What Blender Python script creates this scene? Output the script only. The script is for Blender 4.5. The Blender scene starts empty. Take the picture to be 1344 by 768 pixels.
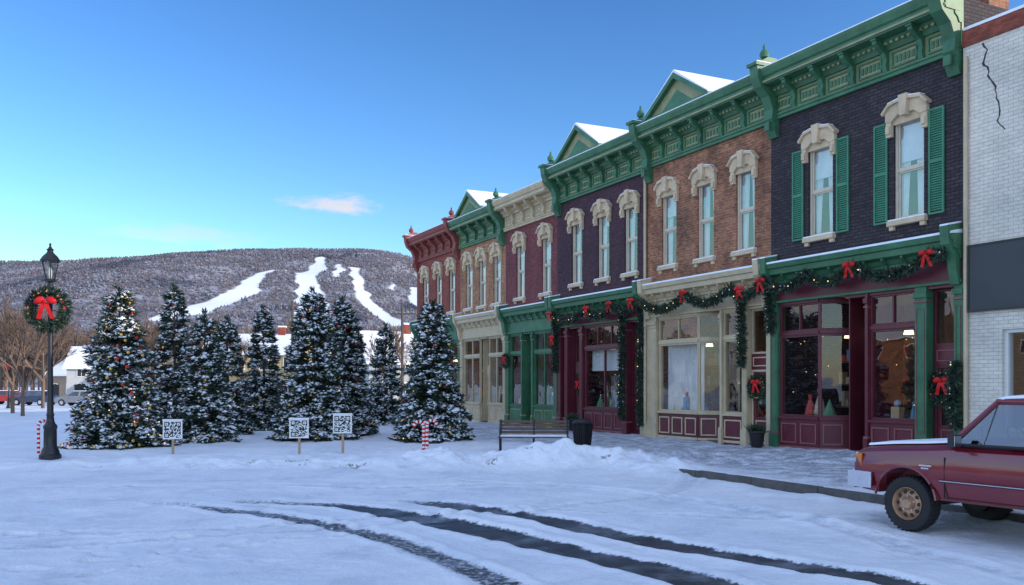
import bpy, bmesh, math, random
import numpy as np
from mathutils import Vector, Matrix
random.seed(7); rng=np.random.default_rng(7)
scene=bpy.context.scene
COL=scene.collection

# ------------------------------------------------------------------ materials
MATS={}
def _new(name):
    m=bpy.data.materials.new(name); m.use_nodes=True
    nt=m.node_tree; b=nt.nodes['Principled BSDF']; return m,nt,b
def mat(name,col,rough=.6,var=.15,scale=2.5,bump=.0,bscale=40,metal=0,emit=None,es=0,spec=.5,coat=0):
    if name in MATS: return MATS[name]
    m,nt,b=_new(name); N=nt.nodes; L=nt.links
    tc=N.new('ShaderNodeTexCoord')
    no=N.new('ShaderNodeTexNoise'); no.inputs['Scale'].default_value=scale; no.inputs['Detail'].default_value=6; no.inputs['Roughness'].default_value=.65
    L.new(tc.outputs['Object'],no.inputs['Vector'])
    rp=N.new('ShaderNodeValToRGB'); L.new(no.outputs['Fac'],rp.inputs['Fac'])
    rp.color_ramp.elements[0].position=.3; rp.color_ramp.elements[1].position=.7
    c=np.array(col[:3])
    rp.color_ramp.elements[0].color=(*np.clip(c*(1-var),0,1),1)
    rp.color_ramp.elements[1].color=(*np.clip(c*(1+var),0,1),1)
    L.new(rp.outputs['Color'],b.inputs['Base Color'])
    b.inputs['Roughness'].default_value=rough; b.inputs['Metallic'].default_value=metal
    b.inputs['Specular IOR Level'].default_value=spec
    if coat: b.inputs['Coat Weight'].default_value=coat; b.inputs['Coat Roughness'].default_value=.05
    if bump:
        n2=N.new('ShaderNodeTexNoise'); n2.inputs['Scale'].default_value=bscale; n2.inputs['Detail'].default_value=5
        L.new(tc.outputs['Object'],n2.inputs['Vector'])
        bp=N.new('ShaderNodeBump'); bp.inputs['Strength'].default_value=bump; bp.inputs['Distance'].default_value=.02
        L.new(n2.outputs['Fac'],bp.inputs['Height']); L.new(bp.outputs['Normal'],b.inputs['Normal'])
    if emit:
        b.inputs['Emission Color'].default_value=(*emit,1); b.inputs['Emission Strength'].default_value=es
        m.cycles.emission_sampling='NONE'
    MATS[name]=m; return m
def brick(name,c1,c2,mortar,stain=.5,stainscale=.6,msize=.012,var=.32):
    if name in MATS: return MATS[name]
    m,nt,b=_new(name); N=nt.nodes; L=nt.links
    tc=N.new('ShaderNodeTexCoord'); sp=N.new('ShaderNodeSeparateXYZ'); L.new(tc.outputs['Object'],sp.inputs[0])
    ad=N.new('ShaderNodeMath'); ad.operation='ADD'; L.new(sp.outputs['X'],ad.inputs[0]); L.new(sp.outputs['Y'],ad.inputs[1])
    cb=N.new('ShaderNodeCombineXYZ'); L.new(ad.outputs[0],cb.inputs[0]); L.new(sp.outputs['Z'],cb.inputs[1])
    bt=N.new('ShaderNodeTexBrick'); L.new(cb.outputs[0],bt.inputs['Vector'])
    bt.inputs['Scale'].default_value=1; bt.inputs['Brick Width'].default_value=.25; bt.inputs['Row Height'].default_value=.09
    bt.inputs['Mortar Size'].default_value=msize; bt.inputs['Mortar Smooth'].default_value=.2
    bt.inputs['Color1'].default_value=(*c1,1); bt.inputs['Color2'].default_value=(*c2,1); bt.inputs['Mortar'].default_value=(*mortar,1)
    no=N.new('ShaderNodeTexNoise'); no.inputs['Scale'].default_value=stainscale; no.inputs['Detail'].default_value=8; no.inputs['Roughness'].default_value=.7
    L.new(tc.outputs['Object'],no.inputs['Vector'])
    rp=N.new('ShaderNodeValToRGB'); L.new(no.outputs['Fac'],rp.inputs['Fac'])
    rp.color_ramp.elements[0].position=.35; rp.color_ramp.elements[1].position=.62
    s=1-stain; rp.color_ramp.elements[0].color=(s,s,s,1); rp.color_ramp.elements[1].color=(1.1,1.08,1.05,1)
    mx=N.new('ShaderNodeMix'); mx.data_type='RGBA'; mx.blend_type='MULTIPLY'; mx.inputs[0].default_value=1
    L.new(bt.outputs['Color'],mx.inputs[6]); L.new(rp.outputs['Color'],mx.inputs[7])
    n3=N.new('ShaderNodeTexNoise'); n3.inputs['Scale'].default_value=9; n3.inputs['Detail'].default_value=3
    mp=N.new('ShaderNodeMapping'); mp.inputs['Scale'].default_value=(.5,.5,1.4); L.new(tc.outputs['Object'],mp.inputs[0]); L.new(mp.outputs[0],n3.inputs['Vector'])
    r3=N.new('ShaderNodeValToRGB'); L.new(n3.outputs['Fac'],r3.inputs['Fac']); r3.color_ramp.elements[0].position=.35; r3.color_ramp.elements[1].position=.65
    a=1-var; r3.color_ramp.elements[0].color=(a,a,a,1); a=1+var*.7; r3.color_ramp.elements[1].color=(a,a,a,1)
    m2=N.new('ShaderNodeMix'); m2.data_type='RGBA'; m2.blend_type='MULTIPLY'; m2.inputs[0].default_value=1
    L.new(mx.outputs[2],m2.inputs[6]); L.new(r3.outputs['Color'],m2.inputs[7])
    L.new(m2.outputs[2],b.inputs['Base Color']); b.inputs['Roughness'].default_value=.85
    bp=N.new('ShaderNodeBump'); bp.inputs['Strength'].default_value=.8; bp.inputs['Distance'].default_value=.015; bp.invert=True
    L.new(bt.outputs['Fac'],bp.inputs['Height']); L.new(bp.outputs['Normal'],b.inputs['Normal'])
    MATS[name]=m; return m
def glass(name,tint=(.75,.8,.82),f0=.08,rough=.01):
    if name in MATS: return MATS[name]
    m=bpy.data.materials.new(name); m.use_nodes=True; nt=m.node_tree; N=nt.nodes; L=nt.links; N.clear()
    o=N.new('ShaderNodeOutputMaterial'); mx=N.new('ShaderNodeMixShader'); t=N.new('ShaderNodeBsdfTransparent'); g=N.new('ShaderNodeBsdfGlossy'); f=N.new('ShaderNodeLayerWeight')
    f.inputs['Blend'].default_value=.5
    pw=N.new('ShaderNodeMath'); pw.operation='POWER'; pw.inputs[1].default_value=4; L.new(f.outputs['Facing'],pw.inputs[0])
    ma=N.new('ShaderNodeMath'); ma.operation='MULTIPLY_ADD'; ma.inputs[1].default_value=1-f0; ma.inputs[2].default_value=f0; L.new(pw.outputs[0],ma.inputs[0])
    t.inputs[0].default_value=(*tint,1); g.inputs['Roughness'].default_value=rough
    tc=N.new('ShaderNodeTexCoord'); n=N.new('ShaderNodeTexNoise'); n.inputs['Scale'].default_value=1.3; n.inputs['Detail'].default_value=1
    L.new(tc.outputs['Object'],n.inputs['Vector']); bp=N.new('ShaderNodeBump'); bp.inputs['Strength'].default_value=.12; bp.inputs['Distance'].default_value=.05
    L.new(n.outputs['Fac'],bp.inputs['Height']); L.new(bp.outputs['Normal'],g.inputs['Normal'])
    L.new(ma.outputs[0],mx.inputs[0]); L.new(t.outputs[0],mx.inputs[1]); L.new(g.outputs[0],mx.inputs[2]); L.new(mx.outputs[0],o.inputs[0])
    MATS[name]=m; return m

GREEN=mat('green_paint',(.045,.150,.072),.5,.35,1.5,.2,30)
GREENL=mat('pale_green_paint',(.27,.28,.14),.55,.25,2,.2,30)
SHUT=mat('shutter_green',(.045,.20,.11),.5,.2,3,.1,30)
MAROON=mat('maroon_paint',(.12,.016,.028),.4,.25,2,.1,30)
MAROONL=mat('plum_trim',(.24,.08,.08),.45,.2,3)
CREAM=mat('cream_stone',(.60,.46,.30),.75,.18,3,.3,25)
CREAMP=mat('cream_paint',(.54,.43,.27),.55,.15,2,.1,30)
SASH=mat('sash_paint',(.60,.52,.39),.5,.1,3)
DARK=mat('dark_interior',(.03,.028,.027),.8,.3,2)
WARM=mat('interior_wall',(.17,.11,.07),.8,.4,1.5)
CURT=mat('curtain_cloth',(.74,.72,.70),.9,.12,2)
SNOW=mat('snow',(.85,.87,.92),.6,.05,3,.5,9)
BLACK=mat('black_iron',(.012,.012,.014),.4,.3,6,.1,40)
WOOD=mat('weathered_wood',(.11,.07,.045),.7,.3,8,.2,30)
POST=mat('pine_post',(.42,.28,.16),.7,.2,8)
RED=mat('red_ribbon',(.60,.008,.010),.5,.2,6,spec=.3)
BARK=mat('bark',(.10,.075,.055),.9,.3,6,.4,20)
TWIG=mat('bare_twigs',(.17,.115,.085),.9,.3,.5)
N1=mat('needles_dark',(.018,.038,.024),.6,.35,3)
N2=mat('needles_light',(.040,.070,.038),.6,.35,3)
G_UP=glass('window_glass',(.86,.89,.93),.20)
G_SF=glass('shopfront_glass',(.86,.88,.88),.09)
GOLD=mat('gold_bauble',(.8,.5,.12),.25,.1,3,metal=.5)
REDB=mat('red_bauble',(.6,.02,.02),.25,.1,3)
SILV=mat('silver_bauble',(.75,.75,.8),.25,.1,3,metal=.6)
LAMPW=mat('fairy_light',(1,.7,.3),.5,.0,1,emit=(1,.62,.25),es=1.6)
WHITE=mat('white_paint',(.75,.75,.73),.5,.06,2)
BLK=mat('black_ink',(.02,.02,.02),.6,.1,3)
CONC=mat('kerb_stone',(.09,.085,.08),.85,.35,3,.4,20)
BR={
 'black':brick('black_painted_brick',(.040,.029,.036),(.064,.047,.056),(.018,.014,.018),.35),
 'brown':brick('brown_brick',(.50,.185,.085),(.34,.11,.055),(.40,.28,.19),.65,.8),
 'purple':brick('plum_brick',(.105,.038,.056),(.076,.031,.046),(.040,.020,.028),.35),
 'maroon':brick('maroon_brick',(.27,.058,.065),(.20,.046,.053),(.15,.062,.058),.35),
 'orange':brick('orange_brick',(.54,.235,.105),(.39,.15,.074),(.36,.26,.17),.4),
 'red':brick('red_brick',(.38,.072,.042),(.28,.052,.035),(.22,.095,.065),.4),
 'white':brick('white_painted_brick',(.76,.69,.60),(.71,.65,.565),(.54,.49,.43),.22,.45,.006,.07),
}
# ------------------------------------------------------------------ mesh tools
def empty(name,loc=(0,0,0),rz=0,parent=None):
    e=bpy.data.objects.new(name,None); COL.objects.link(e); e.location=loc; e.rotation_euler=(0,0,rz); e.empty_display_size=.3
    if parent: e.parent=parent
    return e
def np_mesh(name,V,Fs,Ms,mats,parent=None,loc=(0,0,0),rz=0,smooth=False):
    me=bpy.data.meshes.new(name); V=np.asarray(V,dtype=np.float32)
    me.vertices.add(len(V)); me.vertices.foreach_set('co',V.ravel())
    li=np.concatenate([f.ravel() for f in Fs]).astype(np.int32)
    tot=np.concatenate([np.full(len(f),f.shape[1]) for f in Fs]).astype(np.int32)
    st=np.concatenate([[0],np.cumsum(tot)[:-1]]).astype(np.int32)
    me.loops.add(len(li)); me.loops.foreach_set('vertex_index',li)
    me.polygons.add(len(tot)); me.polygons.foreach_set('loop_start',st); me.polygons.foreach_set('loop_total',tot)
    me.polygons.foreach_set('material_index',np.concatenate(Ms).astype(np.int32))
    if smooth: me.polygons.foreach_set('use_smooth',np.ones(len(tot),dtype=bool))
    for m in mats: me.materials.append(m)
    me.update(calc_edges=True); me.validate()
    o=bpy.data.objects.new(name,me); COL.objects.link(o); o.location=loc; o.rotation_euler=(0,0,rz)
    if parent: o.parent=parent
    return o
class MB:
    def __init__(s): s.v=[];s.f=[];s.m=[];s.mats=[]
    def mi(s,m):
        if m not in s.mats: s.mats.append(m)
        return s.mats.index(m)
    def add(s,vs,fs,m):
        o=len(s.v); s.v+= [tuple(v) for v in vs]; k=s.mi(m)
        for f in fs: s.f.append([i+o for i in f]); s.m.append(k)
    def hexa(s,v,m): s.add(v,[(0,3,2,1),(4,5,6,7),(0,1,5,4),(1,2,6,5),(2,3,7,6),(3,0,4,7)],m)
    def box(s,x0,x1,y0,y1,z0,z1,m):
        s.hexa([(x0,y0,z0),(x1,y0,z0),(x1,y1,z0),(x0,y1,z0),(x0,y0,z1),(x1,y0,z1),(x1,y1,z1),(x0,y1,z1)],m)
    def obox(s,p,q,a0,a1,n0,n1,z0,z1,m):
        d=Vector((q[0]-p[0],q[1]-p[1])).normalized(); n=Vector((-d.y,d.x)); P=Vector(p)
        c=[P+d*a+n*b for a,b in ((a0,n0),(a1,n0),(a1,n1),(a0,n1))]
        s.hexa([(k.x,k.y,z) for z in (z0,z1) for k in c],m)
    def prismx(s,prof,x0,x1,m):
        n=len(prof); s.add([(x0,y,z) for y,z in prof]+[(x1,y,z) for y,z in prof],[list(range(n)),list(range(2*n-1,n-1,-1))]+[(i,(i+1)%n,n+(i+1)%n,n+i) for i in range(n)],m)
    def prismy(s,prof,y0,y1,m):
        n=len(prof); s.add([(x,y0,z) for x,z in prof]+[(x,y1,z) for x,z in prof],[list(range(n)),list(range(2*n-1,n-1,-1))]+[(i,(i+1)%n,n+(i+1)%n,n+i) for i in range(n)],m)
    def tube(s,path,rad,n,m,caps=True):
        P=[Vector(p) for p in path]; vs=[]
        if not hasattr(rad,'__len__'): rad=[rad]*len(P)
        for i,p in enumerate(P):
            t=(P[min(i+1,len(P)-1)]-P[max(i-1,0)]).normalized()
            a=Vector((0,0,1)) if abs(t.z)<.9 else Vector((1,0,0))
            u=t.cross(a).normalized(); w=t.cross(u)
            for k in range(n):
                th=2*math.pi*k/n; vs.append(p+(u*math.cos(th)+w*math.sin(th))*rad[i])
        fs=[(i*n+k,i*n+(k+1)%n,(i+1)*n+(k+1)%n,(i+1)*n+k) for i in range(len(P)-1) for k in range(n)]
        if caps: fs+= [list(range(n)),[len(vs)-1-k for k in range(n)]]
        s.add(vs,fs,m)
    def lathe(s,c,prof,n,m,rot=0):
        vs=[(c[0]+r*math.cos(2*math.pi*k/n+rot),c[1]+r*math.sin(2*math.pi*k/n+rot),c[2]+z) for r,z in prof for k in range(n)]
        fs=[(i*n+k,i*n+(k+1)%n,(i+1)*n+(k+1)%n,(i+1)*n+k) for i in range(len(prof)-1) for k in range(n)]
        fs+=[list(range(n)),[len(vs)-1-k for k in range(n)]]
        s.add(vs,fs,m)
    def ball(s,c,r,m,nu=8,nv=6,M=None):
        vs=[];
        if not hasattr(r,'__len__'): r=(r,r,r)
        for j in range(nv+1):
            ph=math.pi*j/nv
            for k in range(nu):
                th=2*math.pi*k/nu; v=Vector((r[0]*math.sin(ph)*math.cos(th),r[1]*math.sin(ph)*math.sin(th),r[2]*math.cos(ph)))
                if M: v=M@v
                vs.append(v+Vector(c))
        s.add(vs,[(j*nu+k,j*nu+(k+1)%nu,(j+1)*nu+(k+1)%nu,(j+1)*nu+k) for j in range(nv) for k in range(nu)],m)
    def obj(s,name,parent=None,off=(0,0,0),loc=(0,0,0),rz=0,bevel=0,smooth=False):
        me=bpy.data.meshes.new(name); me.from_pydata([(v[0]-off[0],v[1]-off[1],v[2]-off[2]) for v in s.v],[],s.f)
        for m in s.mats: me.materials.append(m)
        me.polygons.foreach_set('material_index',s.m)
        bm=bmesh.new(); bm.from_mesh(me); bmesh.ops.recalc_face_normals(bm,faces=bm.faces); bm.to_mesh(me); bm.free()
        if smooth: 
            me.polygons.foreach_set('use_smooth',[True]*len(me.polygons))
            try: me.set_sharp_from_angle(angle=math.radians(35))
            except Exception: pass
        o=bpy.data.objects.new(name,me); COL.objects.link(o); o.location=loc; o.rotation_euler=(0,0,rz)
        if parent: o.parent=parent
        if bevel:
            b=o.modifiers.new('bevel','BEVEL'); b.width=bevel; b.segments=2; b.limit_method='ANGLE'; b.angle_limit=math.radians(40)
        return o
# street frame: x along the row (away from camera), y outward to the street
U=Vector((-.4424,.8968)).normalized(); NRM=Vector((-U.y,U.x)); P0=Vector((9.65,24.74)); FR=math.atan2(U.y,U.x)
def W(s,y=0,z=0):
    p=P0+U*s+NRM*y; return (p.x,p.y,z)

# noise in numpy
_tabs={}
def vnoise(x,y,seed=0):
    if seed not in _tabs: _tabs[seed]=np.random.default_rng(seed+100).random((256,256))
    T=_tabs[seed]; xi=np.floor(x).astype(int); yi=np.floor(y).astype(int); fx=x-xi; fy=y-yi
    fx=fx*fx*(3-2*fx); fy=fy*fy*(3-2*fy)
    a=T[xi%256,yi%256]; b=T[(xi+1)%256,yi%256]; c=T[xi%256,(yi+1)%256]; d=T[(xi+1)%256,(yi+1)%256]
    return (a*(1-fx)+b*fx)*(1-fy)+(c*(1-fx)+d*fx)*fy-.5
def ss(a,b,x):
    t=np.clip((x-a)/(b-a),0,1); return t*t*(3-2*t)
def dist_poly(x,y,P):
    d=np.full(x.shape,1e9)
    for (ax,ay),(bx,by) in zip(P[:-1],P[1:]):
        vx,vy=bx-ax,by-ay; t=np.clip(((x-ax)*vx+(y-ay)*vy)/(vx*vx+vy*vy),0,1)
        d=np.minimum(d,np.hypot(x-ax-t*vx,y-ay-t*vy))
    return d
def smooth_poly(P,n=12):
    out=[];Q=[P[0]]+P+[P[-1]]
    for i in range(1,len(Q)-2):
        p0,p1,p2,p3=[np.array(q,float) for q in Q[i-1:i+3]]
        for k in range(n):
            t=k/n; out.append(tuple(.5*((2*p1)+(-p0+p2)*t+(2*p0-5*p1+4*p2-p3)*t*t+(-p0+3*p1-3*p2+p3)*t**3)))
    out.append(tuple(P[-1])); return out

# ------------------------------------------------------------------ ground
TR=[smooth_poly(p) for p in (
 [(-7.5,16.3),(-5.06,15.1),(-1.98,12.37),(-.09,9.16),(.7,5.5),(.9,1)],
 [(-4.6,15.95),(-3.1,15.4),(-.78,13.04),(.8,10.96),(1.97,9.16),(3.2,5.5),(3.6,1)],
 [(-3.0,16.3),(-1.74,15.8),(.85,13.04),(2.86,10.48),(3.88,9.16),(5.2,6.2),(6,1)])]
PILE=[(-2.2,22.9),(-1,22.6),(.6,22.5),(2.4,22.2),(3.6,21.0)]
FEET=[]
for (x0,y0,dx,dy,n) in ((-6.6,12.5,.62,-.12,5),(-5.2,10.0,.6,.14,5),(-5.9,11.3,.6,-.22,4),(-4.5,9.0,.22,.6,5),(-3.3,11.4,.55,.35,3)):
    for i in range(n):
        L=math.hypot(dx,dy); sgn=.13 if i%2 else -.13
        FEET.append((x0+dx*i-dy/L*sgn+random.uniform(-.05,.05),y0+dy*i+dx/L*sgn+random.uniform(-.05,.05),dx/L,dy/L))
def axis(a,b,fine,lo,hi):
    core=list(np.arange(a,b,fine)); r=[core[-1]]; st=fine
    while r[-1]<hi: st*=1.12; r.append(r[-1]+st)
    l=[core[0]]; st=fine
    while l[-1]>lo: st*=1.12; l.append(l[-1]-st)
    return np.array(l[1:][::-1]+core+r[1:])
gx=axis(-9,9.5,.04,-5000,5000); gy=axis(6.5,25,.045,-3000,6000)
X,Y=np.meshgrid(gx,gy,indexing='ij')
sl=(X-P0.x)*U.x+(Y-P0.y)*U.y; yl=(X-P0.x)*NRM.x+(Y-P0.y)*NRM.y
near=np.exp(-(np.hypot(X,Y)/120)**2)
parkline=22.2+.5*vnoise(X*.3,Y*.3,3)
walkm=ss(7.16,7.08,yl)*ss(45,40,sl)
park=ss(-.25,.25,Y-parkline)*ss(22.5,21.5,yl)*ss(70,60,Y)
Z=.12*np.maximum(walkm,park)
tm=np.zeros(X.shape)
for i,(P,hw,k) in enumerate(zip(TR,(.22,.32,.28),(.66,1,.95))):
    d=dist_poly(X,Y,P)+.10*vnoise(X*2.5,Y*2.5,51); fade=ss(16.6,14.6,Y)
    m=ss(hw+.12,hw-.1,d)*k*(.25+.75*fade); tm=np.maximum(tm,m)
    Z-=.03*m; Z+=.03*np.exp(-((d-hw-.12)/.08)**2)*fade
old=np.zeros(X.shape)
for P in ([(-14,13.5),(-6,12.2),(0,14.5),(6,13.2)],[(-14,18.5),(-4,18.2),(2,17.5),(5,12)],[(-3,20.5),(3,16.5),(5.2,10),(6,4)],[(-12,10.5),(-5,11.5),(2,16),(4,20)]):
    d=dist_poly(X,Y,smooth_poly(P)); old=np.maximum(old,ss(.2,.08,d)); Z-=.018*ss(.2,.08,d); Z+=.014*np.exp(-((d-.26)/.06)**2)
Z+=near*(.08*vnoise(X*.35,Y*.35,1)+.05*vnoise(X*1.1,Y*1.1,2)*(1-.8*tm)+.026*vnoise(X*3.2,Y*3.2,4)+.013*vnoise(X*8,Y*8,6))
rough_=(park+.3*walkm)*near
Z+=rough_*(.06*vnoise(X*2,Y*2,7)+.05*vnoise(X*5,Y*5,8))
d=dist_poly(X,Y,PILE); lump=.75+1.0*vnoise(X*1.3,Y*1.3,9)+.5*vnoise(X*3.5,Y*3.5,10)+.25*vnoise(X*9,Y*9,16)
Z+=.30*np.exp(-(d/.7)**2)*np.clip(lump,.1,2)
e=np.exp(-((Y-parkline+.1)/.4)**2)*ss(22,20,yl)*(yl>6)
Z+=e*.14*np.clip(.7+1.6*vnoise(X*1.3,Y*1.3,11)+.7*vnoise(X*4,Y*4,12)+.3*vnoise(X*9,Y*9,17),0,2)
e2=np.exp(-((yl-7.6)/.3)**2)*ss(2,-.5,sl)
Z+=e2*.06*np.clip(.5+1.5*vnoise(sl*1.2,yl*2,13),0,2)
for (cx,cy,r,h) in ((3.0,23.9,.9,.2),(4.2,24.2,.6,.14),(-3.6,22.9,.8,.12),(-8,23,1,.1),(1.2,22.2,.7,.1)):
    Z+=h*np.exp(-(((X-cx)/r)**2+((Y-cy)/(r*.6))**2))*np.clip(.8+vnoise(X*3,Y*3,14),0,2)
foot_shade=np.zeros(X.shape)
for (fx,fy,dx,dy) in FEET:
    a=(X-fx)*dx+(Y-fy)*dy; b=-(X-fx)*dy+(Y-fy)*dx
    q=(a/.18)**2+(b/.085)**2; Z-=.08*np.exp(-q**1.5); Z+=.018*np.exp(-((np.sqrt(q)-1.5)/.3)**2); foot_shade=np.maximum(foot_shade,np.exp(-q**1.5))
slush=tm
bare=np.clip(e*(vnoise(X*2.2,Y*4,15)-.12)*2.2,0,.5)
V=np.stack([X.ravel(),Y.ravel(),Z.ravel()],1)
nx,ny=X.shape; I=np.arange(nx*ny).reshape(nx,ny)
F=np.stack([I[:-1,:-1],I[1:,:-1],I[1:,1:],I[:-1,1:]],-1).reshape(-1,4)
gm,nt,b=_new('ground_snow'); N=nt.nodes; L=nt.links
tc=N.new('ShaderNodeTexCoord')
def noise(scale,detail=5,rough=.6):
    n=N.new('ShaderNodeTexNoise'); n.inputs['Scale'].default_value=scale; n.inputs['Detail'].default_value=detail; n.inputs['Roughness'].default_value=rough
    L.new(tc.outputs['Object'],n.inputs['Vector']); return n.outputs['Fac']
def math_(op,a,b_=None,c=None):
    n=N.new('ShaderNodeMath'); n.operation=op
    for i,v in enumerate((a,b_,c)):
        if v is None: continue
        if isinstance(v,(int,float)): n.inputs[i].default_value=v
        else: L.new(v,n.inputs[i])
    return n.outputs[0]
def attr(nm):
    n=N.new('ShaderNodeAttribute'); n.attribute_name=nm; return n.outputs['Fac']
def mixc(f,a,b_,bt='MIX'):
    n=N.new('ShaderNodeMix'); n.data_type='RGBA'; n.blend_type=bt
    if isinstance(f,(int,float)): n.inputs[0].default_value=f
    else: L.new(f,n.inputs[0])
    for i,v in ((6,a),(7,b_)):
        if isinstance(v,tuple): n.inputs[i].default_value=(*v,1)
        else: L.new(v,n.inputs[i])
    return n.outputs[2]
def srange(v,a,b_):
    n=N.new('ShaderNodeMapRange'); n.interpolation_type='SMOOTHSTEP'; n.inputs['From Min'].default_value=a; n.inputs['From Max'].default_value=b_; L.new(v,n.inputs['Value']); return n.outputs[0]
fn=noise(14,6,.7); bn=noise(.5,6); ln=noise(2.2,6,.65)
snowc=mixc(srange(bn,.35,.65),(.78,.82,.88),(.88,.90,.93))
asph=mixc(srange(noise(60,3),.3,.7),(.022,.024,.03),(.065,.07,.08))
asph=mixc(srange(ln,.55,.80),asph,(.25,.28,.33))
tmask=srange(math_('ADD',attr('slush'),math_('MULTIPLY',math_('SUBTRACT',fn,.5),1.3)),.38,.72)
walkc=mixc(srange(math_('ADD',math_('MULTIPLY',ln,.6),math_('MULTIPLY',fn,.4)),.42,.60),(.22,.24,.28),(.68,.72,.80))
c1=mixc(math_('MULTIPLY',attr('walk'),.85),snowc,walkc)
c2=mixc(srange(math_('ADD',attr('bare'),math_('MULTIPLY',math_('SUBTRACT',fn,.5),1.4)),.42,.62),c1,(.16,.15,.14))
c3=mixc(tmask,c2,asph)
film=math_('MULTIPLY',math_('MULTIPLY',attr('road'),srange(noise(.9,7,.7),.48,.68)),.35)
c3=mixc(film,c3,(.42,.46,.53))
film2=math_('MULTIPLY',math_('MULTIPLY',attr('rut'),srange(noise(5,6,.7),.40,.62)),.40)
c3=mixc(film2,c3,(.36,.40,.47))
c3=mixc(math_('MULTIPLY',attr('foot_shade'),.5),c3,(.42,.46,.54))  # shade of the footprint dents painted into the snow colour
L.new(c3,b.inputs['Base Color'])
rr=N.new('ShaderNodeMapRange'); rr.inputs['To Min'].default_value=.65; rr.inputs['To Max'].default_value=.42; L.new(tmask,rr.inputs['Value']); L.new(rr.outputs[0],b.inputs['Roughness'])
b.inputs['Specular IOR Level'].default_value=.3
bp=N.new('ShaderNodeBump'); bp.inputs['Strength'].default_value=.7; bp.inputs['Distance'].default_value=.045
L.new(math_('ADD',noise(7,6,.7),math_('MULTIPLY',fn,.4)),bp.inputs['Height']); L.new(bp.outputs['Normal'],b.inputs['Normal'])
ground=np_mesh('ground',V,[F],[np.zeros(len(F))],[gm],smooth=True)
for nm,A in (('slush',slush),('walk',walkm*ss(-.5,.1,yl)*ss(36,30,sl)*(1-.8*ss(5.5,7,yl))),('bare',bare),('road',(1-np.maximum(walkm,park))*near),('rut',old),('foot_shade',foot_shade)):
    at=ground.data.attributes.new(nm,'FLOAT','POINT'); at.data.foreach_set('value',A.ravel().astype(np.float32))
def gz(x,y):
    i=min(max(np.searchsorted(gx,x),0),nx-1); j=min(max(np.searchsorted(gy,y),0),ny-1); return float(Z[i,j])
k=MB(); s0=-45
while s0<-.6:
    k.box(s0+.01,s0+1.79,7.02,7.2,-.3,.135+random.uniform(-.01,.01),CONC); s0+=1.8
k.obj('kerb',off=(-10,7,0),loc=W(-10,7,0),rz=FR,bevel=.015)

# ------------------------------------------------------------------ mountain
rx=[-3500,-2200,-1232,-1050,-865,-719,-620,-499,-370,-310,-260,-205,51,600,1500,3500]
rz_=[250,292,312,310,318,334,342,346,345,336,322,304,290,255,220,180]
RUNS=[([(-470,1880),(-495,1750),(-478,1640),(-505,1436),(-525,1380)],[6,11,22,25,18]),
      ([(-431,2050),(-408,1900),(-416,1850),(-350,1600),(-325,1480),(-320,1400)],[10,19,18,27,24,20]),
      ([(-336,1955),(-300,1800),(-279,1698),(-205,1530),(-180,1470)],[9,12,14,16,14]),
      ([(-372,1975),(-362,1900),(-352,1830)],[8,10,6]),
      ([(-195,1870),(-190,1780),(-150,1650)],[9,11,11]),([(-240,1880),(-236,1820)],[4,5])]
def run_d(x,y):
    x=x+12*vnoise(x/40,y/40,41)+6*vnoise(x/15,y/15,42); m=np.full(x.shape,-1e9)
    for P,w in RUNS:
        for (a,b_),(wa,wb) in zip(zip(P[:-1],P[1:]),zip(w[:-1],w[1:])):
            vx,vy=b_[0]-a[0],b_[1]-a[1]; t=np.clip(((x-a[0])*vx+(y-a[1])*vy)/(vx*vx+vy*vy),0,1)
            m=np.maximum(m,(wa+(wb-wa)*t)-np.hypot(x-a[0]-t*vx,y-a[1]-t*vy))
    return m
def mz(x,y):
    t=(y-1000)/1200; R=np.interp(x,rx,rz_)
    prof=np.where(t<.95,t,.95+.05*np.sin(np.clip((t-.95)/.1,0,1.57))-np.clip(t-1.08,0,9)*.6)
    n=14*vnoise(x/260,y/260,21)+7*vnoise(x/90,y/90,22)+50*vnoise(x/380+3,y/900,23)*(1-ss(.75,1,t))
    return R*prof*1.0+n*ss(.02,.3,t)-5
mx_=np.concatenate([np.arange(-3600,-1500,60),np.arange(-1500,700,9),np.arange(700,3600,60)]); my_=np.arange(960,2560,9)
MX,MY=np.meshgrid(mx_,my_,indexing='ij'); MZ=mz(MX,MY)
V=np.stack([MX.ravel(),MY.ravel(),MZ.ravel()],1); I=np.arange(MX.size).reshape(MX.shape)
F=np.stack([I[:-1,:-1],I[1:,:-1],I[1:,1:],I[:-1,1:]],-1).reshape(-1,4)
mm,nt,b=_new('mountain_slope'); N=nt.nodes; L=nt.links; tc=N.new('ShaderNodeTexCoord')
c=mixc(srange(noise(.012,6,.65),.42,.66),(.14,.135,.155),(.34,.35,.40))  # distance haze put into the slope colours: bluish, low contrast
c=mixc(srange(attr('run'),-3,3),c,(.80,.83,.88)); L.new(c,b.inputs['Base Color']); b.inputs['Roughness'].default_value=.95; b.inputs['Specular IOR Level'].default_value=.1
mo=np_mesh('mountain',V,[F],[np.zeros(len(F))],[mm],smooth=True)
at=mo.data.attributes.new('run','FLOAT','POINT'); at.data.foreach_set('value',run_d(MX,MY).ravel().astype(np.float32))
n=50000; tx=rng.uniform(-1500,500,n); ty=rng.uniform(1000,2270,n)
keep=(run_d(tx,ty)<-1)&(vnoise(tx/55,ty/80,24)+rng.uniform(-.3,.3,n)>-.42); tx=tx[keep];ty=ty[keep]; n=len(tx); tz=mz(tx,ty)-2
h=rng.uniform(4,8,n); r=rng.uniform(1.8,3.4,n); a0=rng.uniform(0,6.28,n)
C=np.stack([tx,ty,tz],1); vs=[]
for kk in range(4):
    vs.append(C+np.stack([r*np.cos(a0+kk*1.5708),r*np.sin(a0+kk*1.5708),h*.35],1))
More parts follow.
